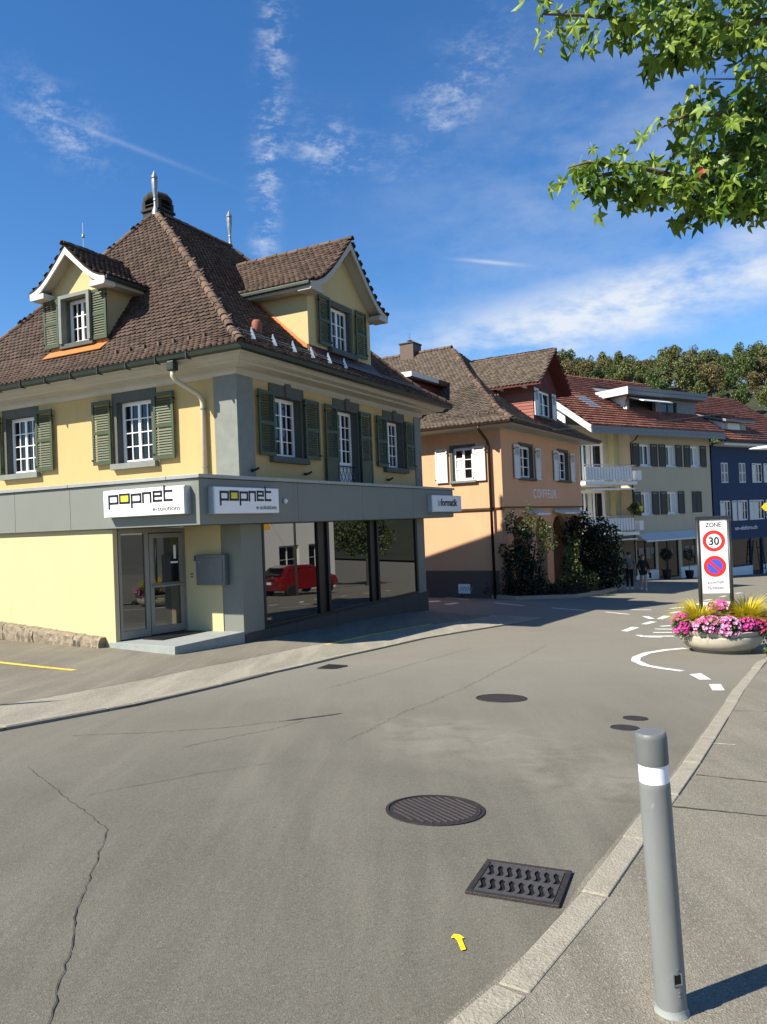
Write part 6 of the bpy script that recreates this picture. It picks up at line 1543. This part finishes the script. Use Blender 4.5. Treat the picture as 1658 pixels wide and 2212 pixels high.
# ------------------------------------------------------------------ wooded hill
def hill_and_wood():
    def hz(x, y):
        # ridge rises to the right of the view axis and sinks on the left
        r = (y-72)/95.0; r = max(0, min(1, r)); r = r*r*(3-2*r)
        side = max(0, min(1, (x/max(y, 1)-.005)/.075)); side = side*side*(3-2*side)
        return -4.6+EYE + 31.5*r*side - max(0, y-175)*.06
    xs = np.linspace(-30, 260, 59); ys = np.linspace(64, 300, 48); n = len(xs)
    vs = [(x, y, hz(x, y)) for y in ys for x in xs]
    hl = MB().add(vs, [(i*n+j, i*n+j+1, (i+1)*n+j+1, (i+1)*n+j) for i in range(len(ys)-1) for j in range(n-1)]).build('hill', 'hill_soil', None, smooth=True)
    hl['kind'] = 'structure'
    def proto(kind):
        if kind == 'fir':
            P = []
            for k in range(15):
                z = 2.0+k*.75; r = 2.3*(1-k/15.5)+.15; m = 46
                a = RNG.uniform(0, 2*math.pi, m); q = RNG.uniform(.25, 1, m)*r
                P.append(np.stack([np.cos(a)*q, np.sin(a)*q, z-q*.25+RNG.normal(0, .12, m)], 1))
            P = np.concatenate(P); V, F = leaf_quads(P, .75, .2, .6); hgt = 13
        else:
            b = []; hgt = 10
            for k in range(13):
                a = rnd.uniform(0, 6.28); q = rnd.uniform(.3, 2.5); z = rnd.uniform(3.2, 9.2)
                q *= 1-.5*max(0, (z-6.5)/3); s = rnd.uniform(.9, 1.6); b.append((math.cos(a)*q, math.sin(a)*q, z, s, s, s*.85))
            b.append((0, 0, 6, 1.9, 1.9, 2.6))
            P = blob_points(b, 2600, .70); V, F = leaf_quads(P, .40, .2, .7)
        me_o = np_mesh('crown', V, [F], {'fir': 'leaf_fir', 'oak': 'leaf_oak', 'beech': 'leaf_beech', 'rust': 'leaf_rust'}[kind.split('_')[0]]); me = me_o.data; bpy.data.objects.remove(me_o)
        tr = MB().tube([(0, 0, -.5), (.1, 0, hgt*.35), (0, .1, hgt*.8)], [.28, .2, .05], 6)
        for k in range(4):
            a = rnd.uniform(0, 6.28); tr.tube([(0, 0, hgt*(.3+.1*k)), (math.cos(a)*1.6, math.sin(a)*1.6, hgt*(.45+.1*k))], [.1, .03], 5)
        tm = tr.mesh('trunk'); tm.materials.append(MATS['bark'])
        return me, tm
    protos = {k: proto(k) for k in ('oak_a', 'oak_b', 'beech_a', 'beech_b', 'rust_a', 'fir_a')}
    labels = {'oak': 'dark green broadleaf tree in hill wood', 'beech': 'olive green broadleaf tree in hill wood', 'rust': 'brownish early autumn tree in hill wood', 'fir': 'dark narrow fir in hill wood'}
    rr = random.Random(5); count = 0
    for row, Y in enumerate((92, 104, 116, 128, 138, 147, 155, 162, 169, 176)):
        step = 3.6 if Y < 135 else 2.75; x = Y*.06
        while x < Y*.56:
            X = x+rr.uniform(-1.2, 1.2); YY = Y+rr.uniform(-4, 4); x += step*rr.uniform(.8, 1.25)
            if X/YY < .06 or X/YY > .55: continue
            z = hz(X, YY)
            kd = rr.choices(list(protos), (4, 4, 5, 5, 3, 1.2))[0]; me, tm = protos[kd]
            sc = rr.uniform(.48, .78)
            q = X/YY; where = 'left of the dormer peak' if q < .19 else 'above the red tiled roof' if q < .30 else 'right of the flat dormer' if q < .42 else 'above the blue house'
            hgt = 'skyline' if Y > 150 else 'slope'
            kn = kd.split('_')[0]
            t = empty('tree', (X, YY, z), rr.uniform(0, 6.28), label='%s, %s, %s' % (labels[kn], hgt, where), cat='tree', group='%s trees %s %s' % (kn, hgt, where))
            t.scale = (sc*rr.uniform(.9, 1.15), sc*rr.uniform(.9, 1.15), sc*rr.uniform(.9, 1.2))
            for nm, d in (('crown', me), ('trunk', tm)):
                o = bpy.data.objects.new(nm, d); COL.objects.link(o); o.parent = t
            count += 1
    p = at(1491, 772, 150); g = hz(p.x, p.y)
    t = empty('bare_tree', (p.x, p.y, g), label='bare dead spire rising above the wood on the skyline', cat='tree', )
    h = p.z+2.4-g; q = MB().tube([(0, 0, 0), (0, 0, h*.6), (.1, 0, h)], [.25, .15, .03], 5)
    for k in range(10): a = rr.uniform(0, 6.28); z = h-.6-k*.6; q.tube([(0, 0, z), (math.cos(a)*.9, math.sin(a)*.9, z+.3)], [.05, .015], 4)
    q.build('trunk', 'bark', t)
    return count
hill_and_wood()

# ------------------------------------------------------------------ sweetgum tree leaning in from the right
def sweetgum():
    bx, by = 4.75, 6.1; g = G(bx, by)
    t = empty('sweetgum_tree', (bx, by, g), label='sweetgum tree with star shaped leaves hanging into the upper right corner', cat='tree')
    O = Vector((bx, by, g))
    top = Vector((0, 0, 7.6))
    MB().tube([(0, 0, -.1), (.03, 0, 1.2), (-.02, .03, 3), (.05, 0, 5), (0, .05, 7.6)], [.20, .16, .14, .11, .05], 14).build('trunk', 'bark', t, smooth=True)
    # limbs: (list of view points with depth), leaf spread, leaf count
    L_ = [
        ([(1960, -20, 6.0), (1700, 40, 5.4), (1520, 60, 5.1), (1370, 42, 4.9), (1250, 32, 4.8), (1172, 30, 4.75)], .13, 430, 1.0),
        ([(1960, -150, 6.0), (1640, -60, 5.2), (1480, -30, 4.9), (1320, -20, 4.8), (1200, -5, 4.8)], .15, 260, 1.0),
        ([(1520, 60, 5.1), (1470, 90, 4.9), (1430, 115, 4.85)], .09, 70, 1.0),
        ([(1960, 120, 6.0), (1720, 160, 5.4), (1600, 170, 5.1), (1520, 170, 5.0)], .17, 260, 1.0),
        ([(1960, 260, 6.0), (1690, 255, 5.3), (1560, 245, 5.0), (1480, 250, 4.9), (1430, 275, 4.85)], .13, 300, 1.0),
        ([(1690, 255, 5.3), (1620, 320, 5.1), (1540, 330, 5.0), (1450, 330, 4.95)], .10, 150, .9),
        ([(1960, 430, 6.0), (1740, 400, 5.3), (1640, 400, 5.1), (1570, 390, 5.0), (1480, 385, 4.9), (1400, 365, 4.85), (1335, 358, 4.8), (1270, 350, 4.75), (1228, 362, 4.75)], .085, 300, .9),
        ([(1480, 385, 4.9), (1420, 405, 4.85), (1345, 412, 4.8)], .07, 70, .9),
        ([(1340, 372, 4.8), (1285, 380, 4.75), (1262, 412, 4.75)], .05, 26, .85),
        ([(1640, 400, 5.1), (1570, 420, 4.95), (1510, 430, 4.9), (1480, 438, 4.85)], .08, 120, .95),
        ([(1740, 400, 5.3), (1660, 425, 5.0), (1620, 435, 4.95)], .09, 90, .95),
        ([(1960, 330, 6.0), (1760, 330, 5.2), (1660, 310, 5.0)], .13, 130, 1.0),
    ]
    pts_all = []; V3 = lambda p: at(*p)-O
    for pl, sp, n, sc in L_:
        P = [V3(p) for p in pl]
        base_r = .035 if len(P) > 4 else .016
        if pl[0][0] >= 1960: P.insert(0, Vector((0, 0, min(7, max(3.4, P[0].z-.5)))))
        MB().tube(P, [base_r*(1-.85*i/(len(P)-1)) for i in range(len(P))], 7).build('branch', 'twig', t, smooth=True)
        if pl[0][0] >= 1960: P = P[1:]
        seg = [(b-a).length for a, b in zip(P, P[1:])]; tot = sum(seg)
        for k in range(n):
            d = tot*(1-(rnd.random()**.75)*.92) if len(P) > 3 else tot*rnd.uniform(.2, 1.02)
            acc = 0
            for i, s in enumerate(seg):
                if acc+s >= d or i == len(seg)-1: break
                acc += s
            f = min(1.05, (d-acc)/seg[i]); p = P[i].lerp(P[i+1], f)
            cg = lambda q: max(-1.7*q, min(1.7*q, rnd.gauss(0, q))); o = Vector((cg(sp), cg(sp*1.2), cg(sp*.75)-.03))
            pts_all.append((p+o, p, sc))
    # the rest of the crown, above and right of the picture
    for c, r, n in ((Vector((.2, .2, 6.6)), 1.7, 700), (Vector((1.6, -.4, 5.6)), 1.4, 380), (Vector((-.6, .6, 5.6)), .9, 260)):
        for k in range(n):
            d = Vector(rand_dirs(1)[0])*r*rnd.uniform(.4, 1); p = c+d
            w = O+p; rel = w-Vector((0, 0, EYE)); dep = rel.dot(_f)
            if dep < .5: continue
            X = 829+1650*rel.dot(CR)/dep; Y = 1106-1650*rel.dot(CU)/dep
            if X < 1720 and Y > -60: continue
            pts_all.append((p, c, 1.0))
    # star leaf
    lob = []; R1, R2 = .084, .036
    angs = [-128, -62, 0, 62, 128]; lens = [.72, .92, 1.08, .92, .72]
    ring = []
    for i, (a, l) in enumerate(zip(angs, lens)):
        q = R_(a); ring.append((math.sin(q)*R1*l, math.cos(q)*R1*l, -.012))
        for da in (() if i == 4 else (.5,)):
            q2 = R_(a+(angs[i+1]-a)*.5); ring.append((math.sin(q2)*R2*1.15, math.cos(q2)*R2*1.15, .004))
        # shoulders make the lobes lance shaped
    full = []
    for i, (a, l) in enumerate(zip(angs, lens)):
        for da, f in ((-17, .62), (0, 1.0), (17, .62)):
            q = R_(a+da); full.append((math.sin(q)*R1*l*f, math.cos(q)*R1*l*f, (-.016 if da == 0 else .003)))
        if i < 4: q2 = R_((a+angs[i+1])/2); full.append((math.sin(q2)*R2, math.cos(q2)*R2, .006))
    n = len(full)
    lv = [(0, 0, 0)]+full+[(-.0012, -.085, -.01), (.0012, -.085, -.01)]
    lf = [(0, 1+j, 2+j) for j in range(n-1)]+[(0, n+1, n+2)]
    me = MB().add(lv, lf).mesh('leaf', recalc=False); me.materials.append(MATS['leaf_sweetgum'])
    mats = []
    for p, c, sc in pts_all:
        out = (p-c); out = out.normalized() if out.length > 1e-4 else Vector((0, 0, -1))
        tip = (out*.55 + Vector((rnd.gauss(0, .35), rnd.gauss(0, .35), -1.0+rnd.gauss(0, .45)))).normalized()
        nrm = Vector((rnd.gauss(-.65, .5), rnd.gauss(-.5, .5), rnd.gauss(.65, .45)))
        nrm = (nrm - tip*nrm.dot(tip)).normalized(); x = tip.cross(nrm)
        s = sc*rnd.uniform(.6, 1.3); cv = rnd.uniform(.2, 2.8)*rnd.choice((1, 1, 1, -.6))
        m = Matrix.Identity(4)
        for i in range(3): m[i][0] = x[i]*s; m[i][1] = tip[i]*s; m[i][2] = nrm[i]*s*cv; m[i][3] = p[i]
        mats.append(m)
    eye = Vector((0, 0, EYE))-O
    def score(m):
        w = m.translation+O; rel = w-Vector((0, 0, EYE)); dep = rel.dot(_f)
        X = 829+1650*rel.dot(CR)/dep; Y = 1106-1650*rel.dot(CU)/dep
        return dep if (0 < X < 1658 and Y > 0) else 99
    mats.sort(key=score)
    for m in mats[:300]:
        o = bpy.data.objects.new('leaf', me); COL.objects.link(o); o.parent = t; o.matrix_local = m
    A = np.array([np.array(m) for m in mats[300:]]); lvn = np.array(lv)
    V = (np.einsum('kij,nj->kni', A[:, :3, :3], lvn)+A[:, None, :3, 3]).reshape(-1, 3)
    k = (np.arange(len(A))*len(lv))[:, None, None]; F = (np.array(lf)[None]+k).reshape(-1, 3)
    cr = np_mesh('crown', V, [F], 'leaf_sweetgum', t); cr['kind'] = 'stuff'
    # hanging seed balls and one dead red leaf
    for q in ((1318, 20, 4.75), (1398, 22, 4.8), (1352, 45, 4.8), (1455, 105, 4.85), (1463, 122, 4.85), (1490, 12, 4.9), (1548, 42, 4.9), (1475, 70, 4.85), (1590, 350, 4.95), (1485, 480-5, 4.8), (1505, 345, 4.85), (1570, 330, 4.9), (1350, 318+60, 4.78), (1430, 452, 4.8)):
        p = V3(q); MB().lathe([(.0, -.017), (.012, -.012), (.017, 0), (.012, .012), (.0, .017)], 8, p).tube([p+Vector((0, 0, .015)), p+Vector((.01, 0, .08))], .0015, 4).build('seed_ball', 'seed_ball', t)
    p = V3((1516, 368, 4.7)); MB().quad(p+Vector((-.012, 0, .03)), p+Vector((.018, .01, .02)), p+Vector((.026, -.01, -.015)), p+Vector((.004, 0, -.022)), p+Vector((-.01, .01, -.05)), p+Vector((-.024, .005, -.01))).build('dead_leaf', 'leaf_dead', t)
sweetgum()

# ------------------------------------------------------------------ across the street, outside the frame, seen mirrored in the shop windows
def across():
    Hm = Matrix.Translation((Pc.x, Pc.y, 0)) @ Matrix.Rotation(rot_for(HEAD), 4, 'Z')
    def W_(u, v): p = Hm @ Vector((u, v, 0)); return (p.x, p.y, G(p.x, p.y))
    H = empty('white_house', W_(21, -15), rot_for(HEAD), label='white rendered house across the street, mirrored in the shop windows', cat='house')
    T = lambda a, d, z: (a, d, z)          # d>0 faces the shop
    holes = [(-8.5, -6.2, .2, 2.6), (-4.6, -1.2, .1, 3.0), (.6, 2.6, .9, 2.5), (3.6, 5.6, .9, 2.5), (-7.5, -6.3, 4, 5.4), (-3.5, -2.3, 4, 5.4), (.8, 2.0, 4, 5.4), (3.8, 5, 4, 5.4)]
    wl, rv = facade(T, -10, 6.5, -1, 6.6, holes, .25); wl.build('front_wall', 'white_wall', H); rv.build('reveal', 'white_wall', H)
    MB().box(T, -9.9, 6.4, -8, -.3, -1, 6.5).build('core_wall', 'panel_dark', H)
    MB().quad(T(-10, 0, -1), T(-10, -8, -1), T(-10, -8, 6.6), T(-10, -4, 9.5), T(-10, 0, 6.6)).quad(T(6.5, 0, -1), T(6.5, -8, -1), T(6.5, -8, 6.6), T(6.5, -4, 9.5), T(6.5, 0, 6.6)).build('gable_wall', 'white_wall', H)
    for h in holes[4:]+holes[2:4]: window(T, *h, -.2, H, 1, 2)
    MB().prism([T(-10.5, .8, 6.3), T(-10.5, -4, 9.7), T(-10.5, -8.8, 6.3), T(-10.5, -8.8, 6.1), T(-10.5, -4, 9.5), T(-10.5, .8, 6.1)], [T(7, .8, 6.3), T(7, -4, 9.7), T(7, -8.8, 6.3), T(7, -8.8, 6.1), T(7, -4, 9.5), T(7, .8, 6.1)]).build('roof', 'tile_umber', H)
    # red hatchback
    u0, v0 = 18.4, -11.6
    C = empty('red_car', W_(u0, v0), rot_for(HEAD)+R_(12), label='red hatchback parked across the street, mirrored in the first shop window', cat='car')
    prof = [(-2.0, .35), (-2.05, .62), (-1.98, .95), (-1.75, 1.05), (-1.35, 1.42), (-.9, 1.52), (.2, 1.5), (.75, 1.36), (1.25, 1.0), (1.85, .86), (2.02, .62), (2.0, .35)]
    vs = []; ks = len(prof)
    for side, y in ((-1, -.86), (-1, -.80), (1, .80), (1, .86)):
        for x, z in prof:
            tape = .80 if z > 1.1 else 1.0
            yy = y*(tape if abs(y) > 0 else 1)
            if abs(y) > .83: zz, xx = max(.38, min(z, .92 if z > .92 else z)) if False else z, x
            inset = 1.0 if abs(y) < .83 else .97
            vs.append((x*inset, yy*(1.0 if abs(y) > .83 else 1.02), z*(.985 if abs(y) > .83 else 1)))
    fs = [tuple(range(ks-1, -1, -1)), tuple(range(3*ks, 4*ks))]+[(i*ks+j, i*ks+(j+1) % ks, (i+1)*ks+(j+1) % ks, (i+1)*ks+j) for i in range(3) for j in range(ks)]
    MB().add(vs, fs).build('body', 'car_red', C, bevel=.04, auto=True)
    for s in (-1, 1):
        MB().prism([(-1.2, s*.695, 1.02), (-1.0, s*.695, 1.36), (.2, s*.695, 1.38), (.95, s*.695, 1.02)], [(-1.2, s*.73, 1.02), (-1.0, s*.715, 1.36), (.2, s*.715, 1.38), (.95, s*.73, 1.02)]).build('side_window', 'glass', C)
        MB().box(XYZ, -2.06, -1.9, s*.78-.1, s*.78+.06, .78, .98).build('tail_light', 'tail_light', C)
        MB().box(XYZ, .75, .95, s*.92-.08, s*.92+.08, 1.0, 1.12).build('mirror', 'car_red', C, bevel=.02)
        for x in (-1.3, 1.3):
            w = empty('wheel', (x, s*.78, .31)); w.parent = C
            ty = MB().lathe([(.20, -.1), (.30, -.1), (.32, -.06), (.32, .06), (.30, .1), (.20, .1)], 24).build('tyre', 'tyre', w, smooth=True); ty.rotation_euler = (R_(90), 0, 0)
            rm = MB().lathe([(.20, -.09), (.12, -.07), (.03, -.09), (.03, .09), (.12, .07), (.20, .09)], 16).build('rim', 'zinc', w); rm.rotation_euler = (R_(90), 0, 0)
    MB().prism([(-1.80, -.6, 1.07), (-1.80, .6, 1.07), (-1.42, .52, 1.40), (-1.42, -.52, 1.40)], [(-1.84, -.6, 1.09), (-1.84, .6, 1.09), (-1.46, .52, 1.42), (-1.46, -.52, 1.42)]).build('rear_window', 'glass', C)
    MB().box(XYZ, -2.09, -2.05, -.26, .26, .66, .78).build('number_plate', 'sign_white', C)
    # a street tree behind the far kerb
    p = W_(30, -14); t = empty('street_tree', p, label='leafy street tree across the road, mirrored in the shop windows', cat='tree')
    b = [(rnd.uniform(-1.6, 1.6), rnd.uniform(-1.6, 1.6), rnd.uniform(2.6, 6), 1.0, 1.0, .9) for _ in range(12)]
    V, F = leaf_quads(blob_points(b, 5000, .5), .2); cr = np_mesh('crown', V, [F], 'leaf_oak', t); cr['kind'] = 'stuff'
    MB().tube([(0, 0, -.1), (0, 0, 3), (.1, 0, 5.5)], [.16, .12, .04], 8).build('trunk', 'bark', t)
across()

def left_post():  # unseen post added beyond the left edge to cast a shadow strip
    x, y = -8.6, 7.2; t = empty('shadow_post', (x, y, G(x, y)), label='unseen tapered grey post left of the frame, added to cast its shadow', cat='lamp post')
    MB().lathe([(.14, 0), (.14, .3), (.10, .35), (.085, 2), (.05, 4.1), (.01, 4.3)], 16).build('pole', 'zinc', t, smooth=True)
left_post()
